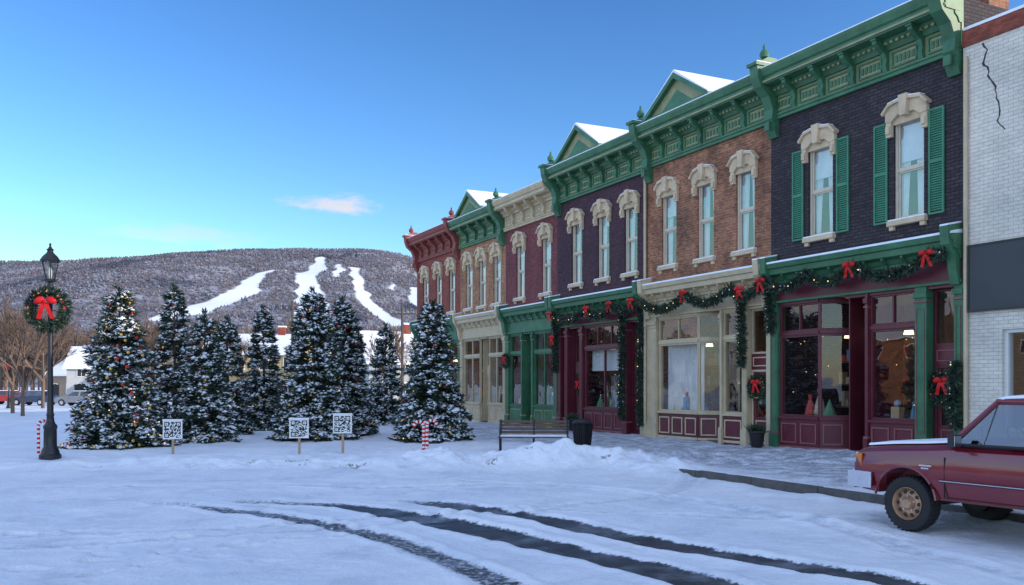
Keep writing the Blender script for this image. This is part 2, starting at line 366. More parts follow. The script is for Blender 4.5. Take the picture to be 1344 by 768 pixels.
vs.append(C+np.stack([rng.uniform(-1,1,n),rng.uniform(-1,1,n),h],1))
V=np.stack(vs,1).reshape(-1,3); base=(np.arange(n)*5)[:,None]
F=np.concatenate([base+np.array([[kk,(kk+1)%4,4]]) for kk in range(4)])
ty_=rng.choice([0,0,1,1,1,2],n)
cl=vnoise(tx/150,ty/150,25)+.5*vnoise(tx/60,ty/60,26); ty_[cl>.26]=3; ty_[(cl<-.28)&(rng.random(n)<.6)]=2
FM=[mat('forest_brown',(.165,.138,.142),.95,.25,.01,spec=.1),mat('forest_plum',(.17,.158,.182),.95,.25,.01,spec=.1),mat('forest_frost',(.26,.26,.30),.95,.15,.01,spec=.1),mat('forest_pine',(.088,.092,.118),.95,.2,.01,spec=.1)]  # forest colours brightened and evened: distance haze put into the colour
np_mesh('mountain_forest',V,[F],[np.tile(ty_,4)],FM)

# ------------------------------------------------------------------ trees
def diamonds(P,D,L_,Wd,seed=0):
    r=np.random.default_rng(seed); n=len(P); D=D/np.linalg.norm(D,axis=1,keepdims=True)
    A=r.normal(size=(n,3)); S=np.cross(D,A); S/=np.linalg.norm(S,axis=1,keepdims=True)
    L_=np.broadcast_to(L_,(n,))[:,None]; Wd=np.broadcast_to(Wd,(n,))[:,None]
    V=np.stack([P,P+D*L_*.45+S*Wd,P+D*L_,P+D*L_*.45-S*Wd],1).reshape(-1,3)
    F=(np.arange(n)*4)[:,None]+np.array([[0,1,2,3]]); return V,F
def octas(P,R,seed=0):
    r=np.random.default_rng(seed); n=len(P); dirs=np.array([[1,0,0],[0,1,0],[-1,0,0],[0,-1,0],[0,0,.6],[0,0,-.4]])
    a=r.uniform(0,6.28,n); ca,sa=np.cos(a),np.sin(a)
    j=r.uniform(.6,1.4,(n,6,1)); Dd=np.repeat(dirs[None],n,0)*j*R[:,None,None]
    x=Dd[:,:,0]*ca[:,None]-Dd[:,:,1]*sa[:,None]; y=Dd[:,:,0]*sa[:,None]+Dd[:,:,1]*ca[:,None]
    V=(np.stack([x,y,Dd[:,:,2]],2)+P[:,None]).reshape(-1,3); b_=(np.arange(n)*6)[:,None]
    F=np.concatenate([b_+np.array([f]) for f in ((0,1,4),(1,2,4),(2,3,4),(3,0,4),(1,0,5),(2,1,5),(3,2,5),(0,3,5))]); return V,F
def conifer(x,y,h,w,seed,orn=40,lights=0,snow=1.0):
    r=np.random.default_rng(seed); nb=int(330*h/4.8*max(.75,w/3.2))
    zt=r.random(nb)**1.25; z=.12+zt*(h-.35); prof=(1-z/h)**.80
    env=.84+.3*vnoise(z*1.7+seed,z*0+seed,31)+r.uniform(-.16,.14,nb)
    Lb=w/2*prof*env+.10; az=r.uniform(0,6.283,nb); droop=r.uniform(-.25,.05,nb)+.35*zt
    PP=[];DD=[];SP=[]
    for i in range(nb):
        k=int(14+52*Lb[i]); t=r.uniform(.18,1,k)**.8
        d0=np.array([math.cos(az[i]),math.sin(az[i]),droop[i]]); side=np.array([-d0[1],d0[0],0])
        p=np.array([0,0,z[i]])+d0*(t*Lb[i])[:,None]; p[:,2]-=.12*(t**2)*Lb[i]
        sd=r.choice([-1,1],k); spread=r.uniform(0,.17,k)*(1.15-t)*Lb[i]*1.6
        p+=side*(sd*spread)[:,None]; p[:,2]+=r.normal(0,.03,k)
        p[:,2]=np.maximum(p[:,2],.08)
        dd=d0*.8+side*(sd*r.uniform(.2,1.1,k))[:,None]; dd[:,2]+=r.normal(-.05,.3,k)
        PP.append(p);DD.append(dd)
        if r.random()<.90*snow:
            outer=np.argsort(-t)[:max(4,int(k*.7))]; q=min(len(outer),int(4+16*Lb[i])); idx=r.choice(outer,q,replace=False); sp=p[idx]+dd[idx]*.06; sp[:,2]+=.038; SP.append(sp)
    k=60; zz=r.uniform(h-.5,h,k); PP.append(np.stack([r.normal(0,.02,k),r.normal(0,.02,k),zz],1)); DD.append(np.stack([r.normal(0,.6,k),r.normal(0,.6,k),np.full(k,.8)],1))
    P=np.concatenate(PP);D=np.concatenate(DD); n=len(P)
    V1,F1=diamonds(P,D,r.uniform(.14,.30,n),r.uniform(.016,.036,n),seed)
    S=np.concatenate(SP); V2,F2=octas(S,r.uniform(.024,.076,len(S))*(1+.6*(r.random(len(S))<.15)),seed)
    e=empty('christmas_tree',(x,y,gz(x,y)-.03))
    np_mesh('crown_foliage',V1,[F1],[(r.random(n)<.35).astype(int)],[N1,N2],parent=e)
    np_mesh('snow_on_branches',V2,[F2],[np.zeros(len(F2))],[SNOW],parent=e,smooth=True)
    m=MB(); m.tube([(0,0,-.1),(.02,0,h*.4),(0,0,h*.97)],[.10*h/4.5,.06,.012],8,BARK)
    for i in range(0,nb,3):
        m.tube([(0,0,z[i]),(math.cos(az[i])*Lb[i]*.85,math.sin(az[i])*Lb[i]*.85,z[i]+droop[i]*Lb[i]*.7)],[.02,.006],3,BARK,False)
    m.obj('trunk_and_limbs',e)
    m=MB()
    for i in r.choice(nb,min(nb,orn),replace=False):
        t=1.03; p=(math.cos(az[i])*Lb[i]*t,math.sin(az[i])*Lb[i]*t,max(.15,z[i]+droop[i]*Lb[i]-.12*Lb[i]-.04))
        m.ball(p,random.uniform(.035,.062),random.choice([GOLD,GOLD,REDB,SILV]),6,5)
    for i in r.choice(nb,min(nb,lights),replace=False):
        t=1.0; p=(math.cos(az[i])*Lb[i]*t,math.sin(az[i])*Lb[i]*t,max(.15,z[i]+droop[i]*Lb[i]-.05)); m.ball(p,.02,LAMPW,5,4)
    m.obj('baubles_and_lights',e,smooth=True)
for a in ((-12.2,28.4,4.95,3.5,1,220,70,.95),(-13.3,36,5.9,2.5,2,70,20,.95),(-10.3,30.6,4.4,2.2,3,50,6,1.05),(-10.9,35,4.5,2.0,4,30,5,1.05),
          (-10.6,39,5.3,2.1,5,30,5,1.0),(-7.0,32.2,5.25,3.3,6,80,12,1.05),(-6.4,34.6,5.2,2.9,7,50,6,1.05),(-6.1,44,4.9,2.2,8,20,0,1.0),(-2.72,31.2,4.8,3.2,9,70,8,1.08)):
    conifer(*a)

def bare_tree_segs(seed,h,depth=5):
    r=random.Random(seed); S=[]
    def rec(p,d,l,rad,k):
        q=p+d*l; S.append((p,q,rad,rad*.68)); 
        if k==0: return
        for i in range(3 if k>1 else 4):
            ax=Vector((r.gauss(0,1),r.gauss(0,1),r.gauss(0,.5))).normalized()
            nd=(d+ax*r.uniform(.4,.75)+Vector((0,0,.12))).normalized()
            rec(p+d*l*r.uniform(.6,1),nd,l*r.uniform(.58,.8),rad*.6,k-1)
        rec(q,(d+Vector((r.gauss(0,.15),r.gauss(0,.15),.05))).normalized(),l*.75,rad*.66,k-1)
    rec(Vector((0,0,-.1)),Vector((0,0,1)),h*.27,h*.018,depth)
    return np.array([[*a,*b_,ra,rb] for a,b_,ra,rb in S])
def segs_mesh(A,mn=.007):
    P,Q,ra,rb=A[:,:3],A[:,3:6],np.maximum(A[:,6:7],mn),np.maximum(A[:,7:8],mn*.8); D=Q-P; D/=np.linalg.norm(D,axis=1,keepdims=True)+1e-9
    X0=np.where(np.abs(D[:,2:3])<.9,np.array([[0,0,1.]]),np.array([[1.,0,0]])); Uv=np.cross(D,X0); Uv/=np.linalg.norm(Uv,axis=1,keepdims=True); Wv=np.cross(D,Uv)
    vs=[]
    for C_,R_ in ((P,ra),(Q,rb)):
        for k in range(3): th=k*2.0944; vs.append(C_+(Uv*math.cos(th)+Wv*math.sin(th))*R_)
    V=np.stack(vs,1).reshape(-1,3); b_=(np.arange(len(A))*6)[:,None]
    return V,np.concatenate([b_+np.array([[k,(k+1)%3,3+(k+1)%3,3+k]]) for k in range(3)])
for i,(x,y,h) in enumerate(((-31,58,9.0),(-36,66,10),(-28.5,72,8.5),(-41,80,11),(-9.5,72,8),(-5.6,66,7.5),(-34,52,8),(-23,78,8),(-46,70,11))):
    V,F=segs_mesh(bare_tree_segs(50+i,h,5),.012); np_mesh('bare_tree',V,[F],[np.zeros(len(F))],[TWIG],loc=(x,y,0))
proto=[segs_mesh(bare_tree_segs(80+i,1*11,4),.035) for i in range(5)]
VV=[];FF=[];o=0
spots=[]
for i in range(420):
    y=random.choice([random.uniform(120,190),random.uniform(190,420)]); spots.append((random.uniform(-.66,.08)*y,y))
for i in range(90): spots.append((random.uniform(-130,-75),random.uniform(-30,110)))
for (x,y) in spots:
    i=random.randrange(5); v,f=proto[i]; s=random.uniform(.7,1.25); a=random.uniform(0,6.28)
    c_,s_=math.cos(a),math.sin(a)
    sc=s*(1.0 if y<190 else 1.6)
    vx=(v[:,0]*c_-v[:,1]*s_)*sc*1.25+x; vy=(v[:,0]*s_+v[:,1]*c_)*sc*1.25+y; vz=v[:,2]*sc
    VV.append(np.stack([vx,vy,vz],1)); FF.append(f+o); o+=len(v)
F=np.concatenate(FF); np_mesh('distant_trees',np.concatenate(VV),[F],[np.zeros(len(F))],[TWIG])

# ------------------------------------------------------------------ houses / background
def house(name,x,y,rz,w,dp,h,rh,wm,rows=2,cols=4,chim=True):
    e=empty(name,(x,y,0),rz); m=MB()
    m.box(-w/2,w/2,-dp/2,dp/2,-.2,h,wm)
    m.prismx([(-dp/2,h),(dp/2,h),(0,h+rh)],-w/2,w/2,wm); m.obj('walls',e)
    m=MB(); t=.22
    for sg in (-1,1):
        m.prismx([(sg*(dp/2+.4),h-.4*rh/(dp/2)+.0),(sg*(dp/2+.4),h-.4*rh/(dp/2)+t),(0,h+rh+t),(0,h+rh+.003)],-w/2-.35,w/2+.35,SNOW)
    m.obj('snowy_roof',e)
    m=MB()
    for sd in (-1,1):
        for r_ in range(rows):
            for c_ in range(cols):
                cx=-w/2+(c_+.5)*w/cols; z0=.9+r_*(h/rows); y0=sd*dp/2
                ya,yb=sorted((y0,y0+sd*.06)); m.box(cx-.5,cx+.5,ya,yb,z0,z0+1.4,WHITE)
                ya,yb=sorted((y0+sd*.05,y0+sd*.07)); m.box(cx-.4,cx-.03,ya,yb,z0+.1,z0+1.3,DARK); m.box(cx+.03,cx+.4,ya,yb,z0+.1,z0+1.3,DARK)
    m.obj('windows',e)
    m=MB(); m.box(-w/2+.8,-w/2+1.8,-dp/2-.08,-dp/2-.002,0,2.1,BLACK); m.obj('door',e)
    if chim:
        m=MB(); m.box(w*.2,w*.2+.7,-.35,.35,h,h+rh+.9,BR['red']); m.box(w*.2-.05,w*.2+.75,-.4,.4,h+rh+.9,h+rh+1.05,SNOW); m.obj('chimney',e)
YEL=mat('yellow_siding',(.46,.33,.15),.7,.1,1); GRY=mat('grey_siding',(.34,.36,.38),.7,.1,1); WHS=mat('white_siding',(.50,.50,.49),.7,.06,1); TAN=mat('tan_siding',(.30,.22,.15),.7,.1,1)
house('yellow_house',-26.4,96,.08,9.5,9,5.2,2.0,YEL)
house('grey_house',-11.8,88,.5,7,8,4.2,2.8,GRY,2,3)
house('white_house',-46.5,104,.25,6,8,4.0,2.2,WHS,2,2)
house('tan_house',-55,122,-.2,9,9,3.4,2.2,TAN,1,4,False)
house('tan_house',-39,118,1.2,8,10,4.0,2.2,TAN,2,3)
house('tan_house',-19.5,122,1.4,8,9,4.6,2.6,TAN,2,3)
house('grey_house',-6.5,106,1.1,8,9,4.4,2.6,GRY,2,3)
for i,(x,y,rz,w_,h_,c_) in enumerate(((-52,12,1.4,12,6.5,BR['red']),(-54,28,1.5,11,7,TAN),(-55,43,1.55,12,6.5,BR['orange']),(-58,58,1.6,11,7,GRY),(-50,-6,1.4,13,7.5,BR['maroon']))):
    house('brick_house' if c_ in BR.values() else 'town_house',x,y,rz,w_,10,h_,3,c_,2,4)

def utility_pole(x,y,h):
    m=MB(); m.tube([(0,0,0),(0,0,h)],[.16,.11],8,BARK); m.box(-1.1,1.1,-.06,.06,h-.8,h-.68,BARK)
    for q in (-1,-.5,.5,1): m.tube([(q,0,h-.68),(q,0,h-.5)],.04,6,GRY)
    m.obj('utility_pole',loc=(x,y,0))
utility_pole(-19.2,80,9.4); utility_pole(-9.6,80,9.0)

GL_CAR=glass('car_glass',(.34,.37,.37),.18); TYRE=mat('tyre_rubber',(.018,.018,.018),.8,.2,8,.3,60); CHROME=mat('chrome',(.75,.75,.77),.15,.08,4,metal=1)
REDL=mat('tail_lamp',(.4,.01,.01),.3,.1,3); HL=mat('headlamp_lens',(.7,.7,.7),.1,.1,3)
def parked_car(x,y,rz,col):
    e=empty('parked_car',(x,y,0),rz); m=MB()
    m.prismy([(-2.2,.35),(2.2,.32),(2.25,.7),(1.95,.86),(1.0,.95),(-1.5,1.0),(-2.15,.95),(-2.25,.6)],-.88,.88,col); m.obj('body',e,bevel=.06)
    m=MB(); m.hexa([(1.05,-.8,.93),(1.05,.8,.93),(-1.75,.8,.97),(-1.75,-.8,.97),(.35,-.62,1.38),(.35,.62,1.38),(-1.25,.62,1.40),(-1.25,-.62,1.40)],GL_CAR); m.obj('windows',e)
    m=MB(); m.box(-1.3,.4,-.64,.64,1.37,1.44,col)
    for sg in (-1,1):
        for a,b_ in (((1.05,.8*sg,.93),(.35,.63*sg,1.4)),((-1.75,.8*sg,.97),(-1.25,.63*sg,1.4)),((-.3,.81*sg,.95),(-.35,.64*sg,1.4))): m.tube([a,b_],.035,5,col)
    m.box(-1.25,.35,-.6,.6,1.445,1.5,SNOW); m.obj('roof_and_pillars',e)
    m=MB()
    for wx in (-1.35,1.4):
        for sg in (-1,1): m.tube([(wx,sg*.7,.33),(wx,sg*.91,.33)],.33,16,TYRE); m.tube([(wx,sg*.9,.33),(wx,sg*.925,.33)],.19,12,CHROME)
    for sg in (-1,1): m.box(2.2,2.27,sg*.62-.15,sg*.62+.15,.6,.72,HL); m.box(-2.27,-2.2,sg*.62-.15,sg*.62+.15,.65,.82,REDL)
    m.obj('wheels_and_lamps',e)
CB=mat('dark_blue_car_paint',(.03,.05,.10),.3,.1,2,coat=.6); CG=mat('grey_car_paint',(.25,.26,.28),.3,.1,2,coat=.6); CR=mat('red_car_paint',(.3,.03,.03),.3,.1,2,coat=.6)
parked_car(-48,92,2.9,CB); parked_car(-42.5,90,3.05,CG); parked_car(-53,97,.2,CR)

# ------------------------------------------------------------------ bows, wreaths, garlands
def bow(m,c,s,side=1):
    c=Vector(c)
    for sg in (-1,1):
        M=Matrix.Rotation(sg*.35,3,'Y'); m.ball(c+Vector((sg*.32*s,side*.04*s,.06*s)),(.30*s,.13*s,.19*s),RED,10,7,M)
        vs=[];n=5
        for i in range(n+1):
            t=i/n; x=sg*(.05+.32*t)*s; z=(-.05-.85*t)*s; yy=side*(.03+.05*math.sin(t*5))*s
            vs+= [c+Vector((x-.12*s,yy,z)),c+Vector((x+.12*s,yy+side*.03*s,z+.02*s))]
        m.add(vs,[(2*i,2*i+1,2*i+3,2*i+2) for i in range(n)],RED)
    m.ball(c+Vector((0,side*.09*s,0)),(.09*s,.08*s,.10*s),RED,8,6)
def wreath(parent_loc,rz,R,side=1,name='wreath'):
    e=empty(name,parent_loc,rz); n=int(1700*R); r=np.random.default_rng(int(R*1000)); th=r.uniform(0,6.283,n); ph=r.uniform(0,6.283,n); rr=R*.2
    C=np.stack([np.cos(th)*R*.78,0*th,np.sin(th)*R*.78],1); out=np.stack([np.cos(th)*np.cos(ph),np.sin(ph),np.sin(th)*np.cos(ph)],1)
    tan=np.stack([-np.sin(th),0*th,np.cos(th)],1)
    V,F=diamonds(C+out*rr*.35,out+tan*r.uniform(-.3,1.1,n)[:,None],R*.33,R*.035,3)
    np_mesh('greenery',V,[F],[(r.random(n)<.45).astype(int)],[N1,N2],parent=e)
    m=MB(); m.tube([(math.cos(a)*R*.78,0,math.sin(a)*R*.78) for a in np.linspace(0,6.283,25)],R*.09,6,N1,False); 
    for i in range(14):
        a=random.uniform(0,6.28); m.ball((math.cos(a)*R*.8,side*rr*.9,math.sin(a)*R*.8),R*.05,random.choice([REDB,GOLD]),6,5)
    m.obj('wreath_ring',e)
    m=MB(); bow(m,(0,side*rr*1.1,R*.35),R*.85,side); m.obj('red_bow',e,smooth=True)
    return e
def garland(path,bows,rad=.12,name='garland',seed=0):
    path=[np.array(p,float) for p in path]; r=np.random.default_rng(seed)
    segs=[];tot=0
    for a,b_ in zip(path[:-1],path[1:]): l=np.linalg.norm(b_-a); segs.append((a,b_,l)); tot+=l
    PP=[];TT=[]
    for a,b_,l in segs:
        k=max(2,int(l*380)); t=r.random(k)[:,None]; PP.append(a+(b_-a)*t); TT.append(np.repeat(((b_-a)/max(l,1e-6))[None],k,0))
    P=np.concatenate(PP);T=np.concatenate(TT); A=r.normal(size=P.shape); A-=T*np.sum(A*T,1,keepdims=True); A/=np.linalg.norm(A,axis=1,keepdims=True)
    off=path[len(path)//2]
    V,F=diamonds(P+A*rad*.2-off,A+T*r.uniform(-.6,1.2,len(P))[:,None],rad*r.uniform(.8,1.6,len(P)),rad*.15,seed)
    e=empty(name,W(off[0],off[1],off[2]),FR)
    np_mesh('greenery',V,[F],[(r.random(len(F))<.45).astype(int)],[N1,N2],parent=e)
    m=MB(); m.tube([p-off for p in path],.035,5,N1,False)
    for i in range(int(tot*5)):
        a,b_,l=segs[r.integers(len(segs))]; p=a+(b_-a)*r.random()-off; m.ball(p+np.array([0,rad*.8,r.uniform(-.06,.06)]),.018,random.choice([LAMPW,REDB,REDB,GOLD,SNOW,SNOW]),5,4)
    m.obj('cord_and_berries',e)
    if bows:
        m=MB()
        for b_ in bows: bow(m,Vector(b_)-Vector(off),.37); 
        m.obj('red_bows',e,smooth=True)
def swag(a,b_,sag,n=10):
    a=np.array(a);b_=np.array(b_); return [a+(b_-a)*t-np.array([0,0,sag*4*t*(1-t)]) for t in np.linspace(0,1,n+1)]

# ------------------------------------------------------------------ buildings
def frame(m,p,q,a0,a1,z0,z1,n0,n1,t,mt):
    m.obox(p,q,a0,a0+t,n0,n1,z0,z1,mt); m.obox(p,q,a1-t,a1,n0,n1,z0,z1,mt)
    m.obox(p,q,a0+t,a1-t,n0,n1,z0,z0+t,mt); m.obox(p,q,a0+t,a1-t,n0,n1,z1-t,z1,mt)
def oquad(m,p,q,a0,a1,n,z0,z1,mt):
    d=Vector((q[0]-p[0],q[1]-p[1])).normalized(); nn=Vector((-d.y,d.x)); P=Vector(p); A=P+d*a0+nn*n; B=P+d*a1+nn*n
    m.add([(A.x,A.y,z0),(B.x,B.y,z0),(B.x,B.y,z1),(A.x,A.y,z1)],[(0,1,2,3)],mt)
def curtain(m,xa,xb,y,z0,z1,mt,amp=.025,step=.035,taper=0):
    n=max(4,int(abs(xb-xa)/step)); vs=[]
    for i in range(n+1):
        t=i/n; yy=y+amp*math.sin(i*1.9)+random.uniform(-.006,.006); x=xa+(xb-xa)*t
        vs+= [(xa+(xb-xa)*t*(1-taper),yy,z0),(x,yy,z1)]
    m.add(vs,[(2*i,2*i+2,2*i+3,2*i+1) for i in range(n)],mt)
def window(mf,mg,mc,ms,c,z0,z1,hw=.47,shutters=False,hood=CREAM):
    p,q=(c-hw,0),(c+hw,0); w=2*hw; zm=z0+(z1-z0)*.5
    frame(mf,p,q,0,w,z0,z1,-.2,-.07,.065,SASH)
    mf.box(c-hw+.065,c+hw-.065,-.185,-.095,zm-.03,zm+.03,SASH)
    frame(mf,p,q,.07,w-.07,z0+.07,zm-.032,-.175,-.125,.04,SASH)
    frame(mf,p,q,.07,w-.07,zm+.032,z1-.07,-.155,-.105,.04,SASH)
    mg.add([(c-hw+.1,-.150,z0+.1),(c+hw-.1,-.150,z0+.1),(c+hw-.1,-.150,zm-.06),(c-hw+.1,-.150,zm-.06)],[(0,1,2,3)],G_UP)
    mg.add([(c-hw+.1,-.13,zm+.06),(c+hw-.1,-.13,zm+.06),(c+hw-.1,-.13,z1-.1),(c-hw+.1,-.13,z1-.1)],[(0,1,2,3)],G_UP)
    st=random.random()
    curtain(mc,c-hw+.02,c-.05,-.25,z0,z1,CURT,taper=random.uniform(.1,.5)); curtain(mc,c+hw-.02,c+.05,-.25,z0,z1,CURT,taper=random.uniform(.1,.5))
    if st>.5: mc.box(c-hw+.02,c+hw-.02,-.205,-.198,z1-random.uniform(.5,1.1),z1,CURT)
    ms.box(c-hw-.12,c+hw+.12,-.2,.14,z0-.13,z0-.003,hood); ms.box(c-hw-.08,c-hw+.06,.0,.09,z0-.24,z0-.133,hood); ms.box(c+hw-.06,c+hw+.08,.0,.09,z0-.24,z0-.133,hood)
    ms.box(c-hw-.1,c+hw+.1,-.06,.12,z0-.0,z0+.035,SNOW)
    T=z1
    ms.box(c-hw+.003,c+hw-.003,-.12,.03,T-.12,T+.12,hood)
    for sg in (-1,1):
        X_=lambda a:c+sg*a
        pts=[(X_(hw+.17),T-.02),(X_(hw-.02),T-.04),(X_(.25),T+.10),(X_(.25),T+.42),(X_(hw+.02),T+.36),(X_(hw+.17),T+.2)]
        ms.prismy(pts,.002,.13,hood)
        ms.prismy([(X_(.13),T+.42),(X_(.13),T+.49),(X_(hw+.04),T+.43),(X_(hw+.25),T+.22),(X_(hw+.21),T+.16),(X_(hw+.02),T+.36)],.003,.21,hood)
        ms.prismy([(X_(.13),T+.492),(X_(.13),T+.515),(X_(hw+.04),T+.455),(X_(hw+.04),T+.432)],.02,.20,SNOW)
        xa,xb=sorted((X_(hw+.0),X_(hw+.16))); ms.box(xa,xb,.003,.11,T-.42,T-.021,hood)
        xa,xb=sorted((X_(hw+.02),X_(hw+.14))); ms.box(xa,xb,.003,.16,T-.34,T-.14,hood)
    ms.box(c-.25,c+.25,.002,.128,T+.10,T+.42,hood)
    ms.prismy([(c-.09,T+.02),(c+.09,T+.02),(c+.14,T+.56),(c-.14,T+.56)],.004,.24,hood)
    if shutters:
        for sg in (-1,1):
            a,b_=sorted((c+sg*(hw+.17),c+sg*(hw+.62))); 
            frame(ms,(a,0),(b_,0),0,b_-a,z0-.02,T,.01,.06,.055,SHUT)
            zz=z0+.07
            while zz<T-.08:
                ms.hexa([(a+.055,.012,zz),(b_-.055,.012,zz),(b_-.055,.045,zz),(a+.055,.045,zz),(a+.055,.012,zz+.05),(b_-.055,.012,zz+.05),(b_-.055,.022,zz+.05),(a+.055,.022,zz+.05)],SHUT); zz+=.06
            ms.box(a+.05,b_-.05,.012,.058,(z0+T)/2-.05,(z0+T)/2+.05,SHUT)
def cornice(m,x0,x1,H,c1=GREEN,c2=GREENL,simple=False):
    m.box(x0,x1,.002,.12,H-1.42,H-1.32,c1); m.box(x0,x1,.002,.16,H-1.32,H-1.27,c1)
    m.box(x0,x1,.002,.06,H-1.27,H-.72,c2 if not simple else c1)
    m.prismx([(.002,H-.72),(.14,H-.72),(.2,H-.6),(.3,H-.52),(.3,H-.46),(.002,H-.46)],x0,x1,c1)
    m.prismx([(.002,H-.46),(.62,H-.44),(.64,H-.26),(.70,H-.22),(.76,H-.08),(.78,H),(.002,H)],x0,x1,c1)
    m.box(x0,x1,.641,.668,H-.40,H-.34,c2)
    m.prismx([(.02,H+.002),(.77,H+.002),(.74,H+.05),(.4,H+.09),(.02,H+.11)],x0+.02,x1-.02,SNOW)
    n=max(2,round((x1-x0)/1.05)); st=(x1-x0)/n
    for i in range(1,n):
        xc=x0+i*st
        m.prismx([(.05,H-1.28),(.14,H-1.27),(.20,H-1.12),(.16,H-.95),(.24,H-.78),(.44,H-.66),(.55,H-.58),(.56,H-.455),(.05,H-.455)],xc-.07,xc+.07,c1)
        m.box(xc-.09,xc+.09,.05,.60,H-.50,H-.452,c1)
    for i in range(n):
        a,b_=x0+i*st+.16,x0+(i+1)*st-.16
        if not simple:
            frame(m,(a,0),(b_,0),0,b_-a,H-1.2,H-.78,.061,.10,.045,c1)
            k=int((b_-a-.14)/.13)
            for j in range(k):
                xc=a+.07+(j+.5)*(b_-a-.14)/k; m.box(xc-.04,xc+.04,.061,.085,H-1.08,H-.9,c1)
    xc=x0+.08
    while xc<x1-.08:
        m.box(xc,xc+.09,.14,.28,H-.60,H-.53,c2); xc+=.18
def console(m,xc,H,c1,w=.17,fin=True):
    m.prismx([(.003,H-1.95),(.10,H-1.95),(.2,H-1.75),(.2,H-1.55),(.3,H-1.4),(.27,H-1.1),(.42,H-.75),(.72,H-.5),(.84,H-.2),(.88,H+.12),(.003,H+.12)],xc-w,xc+w,c1)
    m.box(xc-w-.05,xc+w+.05,.0,.95,H+.12,H+.22,c1); m.prismx([(.0,H+.22),(.8,H+.22),(.45,H+.42),(.1,H+.42)],xc-w,xc+w,c1)
    m.box(xc-w*.6,xc+w*.6,.3,.36,H-1.75,H-1.5,c1)
    m.box(xc-w-.03,xc+w+.03,.05,.9,H+.222,H+.25,SNOW)
    if fin: m.lathe((xc,.45,H+.40),[(.05,0),(.13,.06),(.15,.16),(.09,.26),(.03,.32),(.05,.38),(.01,.46)],10,c1)
def pediment(m,xc,hw,H,rise,c1=GREEN,wall=GREENL,depth=3.2):
    m.prismy([(xc-hw,H+.1),(xc+hw,H+.1),(xc,H+rise-.08)],.30,.5,wall)
    m.prismy([(xc-hw*.5,H+.2),(xc+hw*.5,H+.2),(xc,H+rise*.6)],.501,.53,c1)
    m.box(xc-hw-.1,xc+hw+.1,.28,.62,H+.06,H+.17,c1)
    for sg in (-1,1):
        X_=lambda a:xc+sg*a
        m.prismy([(X_(hw+.15),H+.0),(X_(hw+.15),H+.16),(X_(0),H+rise+.1),(X_(0),H+rise-.10)],-depth,.68,c1)
        m.prismy([(X_(hw+.12),H+.163),(X_(hw+.08),H+.24),(X_(0),H+rise+.2),(X_(0),H+rise+.103)],-depth,.66,SNOW)
def sf_window(m,mg,p,q,fr,bulk,trim,cols=2,zb=1.0,zt=3.5,panes=1):
    w=math.hypot(q[0]-p[0],q[1]-p[1])
    m.obox(p,q,0,w,-.22,-.03,.0,zb,bulk)
    k=max(1,round(w/.85)); 
    for i in range(k): frame(m,p,q,i*w/k+.08,(i+1)*w/k-.08,.28,zb-.12,-.03,0,.045,trim)
    m.obox(p,q,-.02,w+.02,-.24,.03,zb,zb+.07,fr); m.obox(p,q,-.01,w+.01,-.23,.0,.12,.2,trim)
    frame(m,p,q,0,w,zb+.07,zt,-.18,-.06,.065,fr)
    for i in range(1,panes): m.obox(p,q,i*w/panes-.03,i*w/panes+.03,-.17,-.07,zb+.13,zt-.06,fr)
    oquad(mg,p,q,.05,w-.05,-.12,zb+.1,zt-.04,G_SF)
    m.obox(p,q,0,w,-.2,-.02,zt,zt+.11,fr)
    frame(m,p,q,0,w,zt+.11,4.42,-.18,-.06,.05,fr)
    for i in range(1,cols): m.obox(p,q,i*w/cols-.025,i*w/cols+.025,-.17,-.07,zt+.16,4.38,fr)
    oquad(mg,p,q,.04,w-.04,-.12,zt+.14,4.40,G_SF)
    m.obox(p,q,0,w,-.22,-.01,4.42,4.5,fr)
def sf_door(m,mg,xa,xb,dy,fr,leaf,trim):
    y=-dy; p,q=(xa,y),(xb,y); w=xb-xa
    m.box(xa,xb,y-.3,-.05,.0,.16,CONC)
    if dy>.15:
        m.box(xa-.04,xa,y-.2,-.21,.0,4.5,fr); m.box(xb,xb+.04,y-.2,-.21,.0,4.5,fr)
    m.box(xa,xb,y-.1,-.01,4.42,4.5,fr)
    frame(m,p,q,0,w,.16,2.5,-.12,.0,.07,fr)
    a,b_=.07,w-.07
    m.obox(p,q,a,b_,-.09,-.03,.17,1.0,leaf); frame(m,p,q,a+.1,b_-.1,.3,.9,-.03,-.01,.04,trim)
    m.obox(p,q,a,a+.12,-.09,-.03,1.0,2.42,leaf); m.obox(p,q,b_-.12,b_,-.09,-.03,1.0,2.42,leaf); m.obox(p,q,a+.12,b_-.12,-.09,-.03,2.3,2.42,leaf)
    oquad(mg,p,q,a+.11,b_-.11,-.06,.98,2.32,G_SF); m.ball((xa+a+.07,y+.01,1.1),.035,GOLD)
    m.obox(p,q,0,w,-.12,.0,2.5,3.0,leaf); frame(m,p,q,.08,w-.08,2.6,2.9,.0,.02,.04,trim)
    frame(m,p,q,0,w,3.0,4.42,-.1,-.0,.06,fr); oquad(mg,p,q,.05,w-.05,-.05,3.05,4.38,G_SF)
def pilaster(m,xa,xb,c1,c2):
    m.box(xa,xb,-.3,.04,.0,4.5,c1); m.box(xa-.025,xb+.025,-.2,.09,.0,.55,c1); m.box(xa-.02,xb+.02,-.2,.08,.55,.62,c2)
    m.box(xa-.025,xb+.025,-.2,.09,4.22,4.36,c1); m.box(xa-.02,xb+.02,-.2,.075,4.10,4.15,c2)
    if xb-xa>.2: frame(m,(xa,0),(xb,0),.05,xb-xa-.05,.8,3.95,.041,.06,.02,c2)
DISP=[mat('display_%d'%i,c_,.6,.2,3) for i,c_ in enumerate(((.6,.08,.06),(.55,.44,.27),(.15,.32,.48),(.85,.8,.75),(.14,.30,.16),(.5,.32,.16)))]
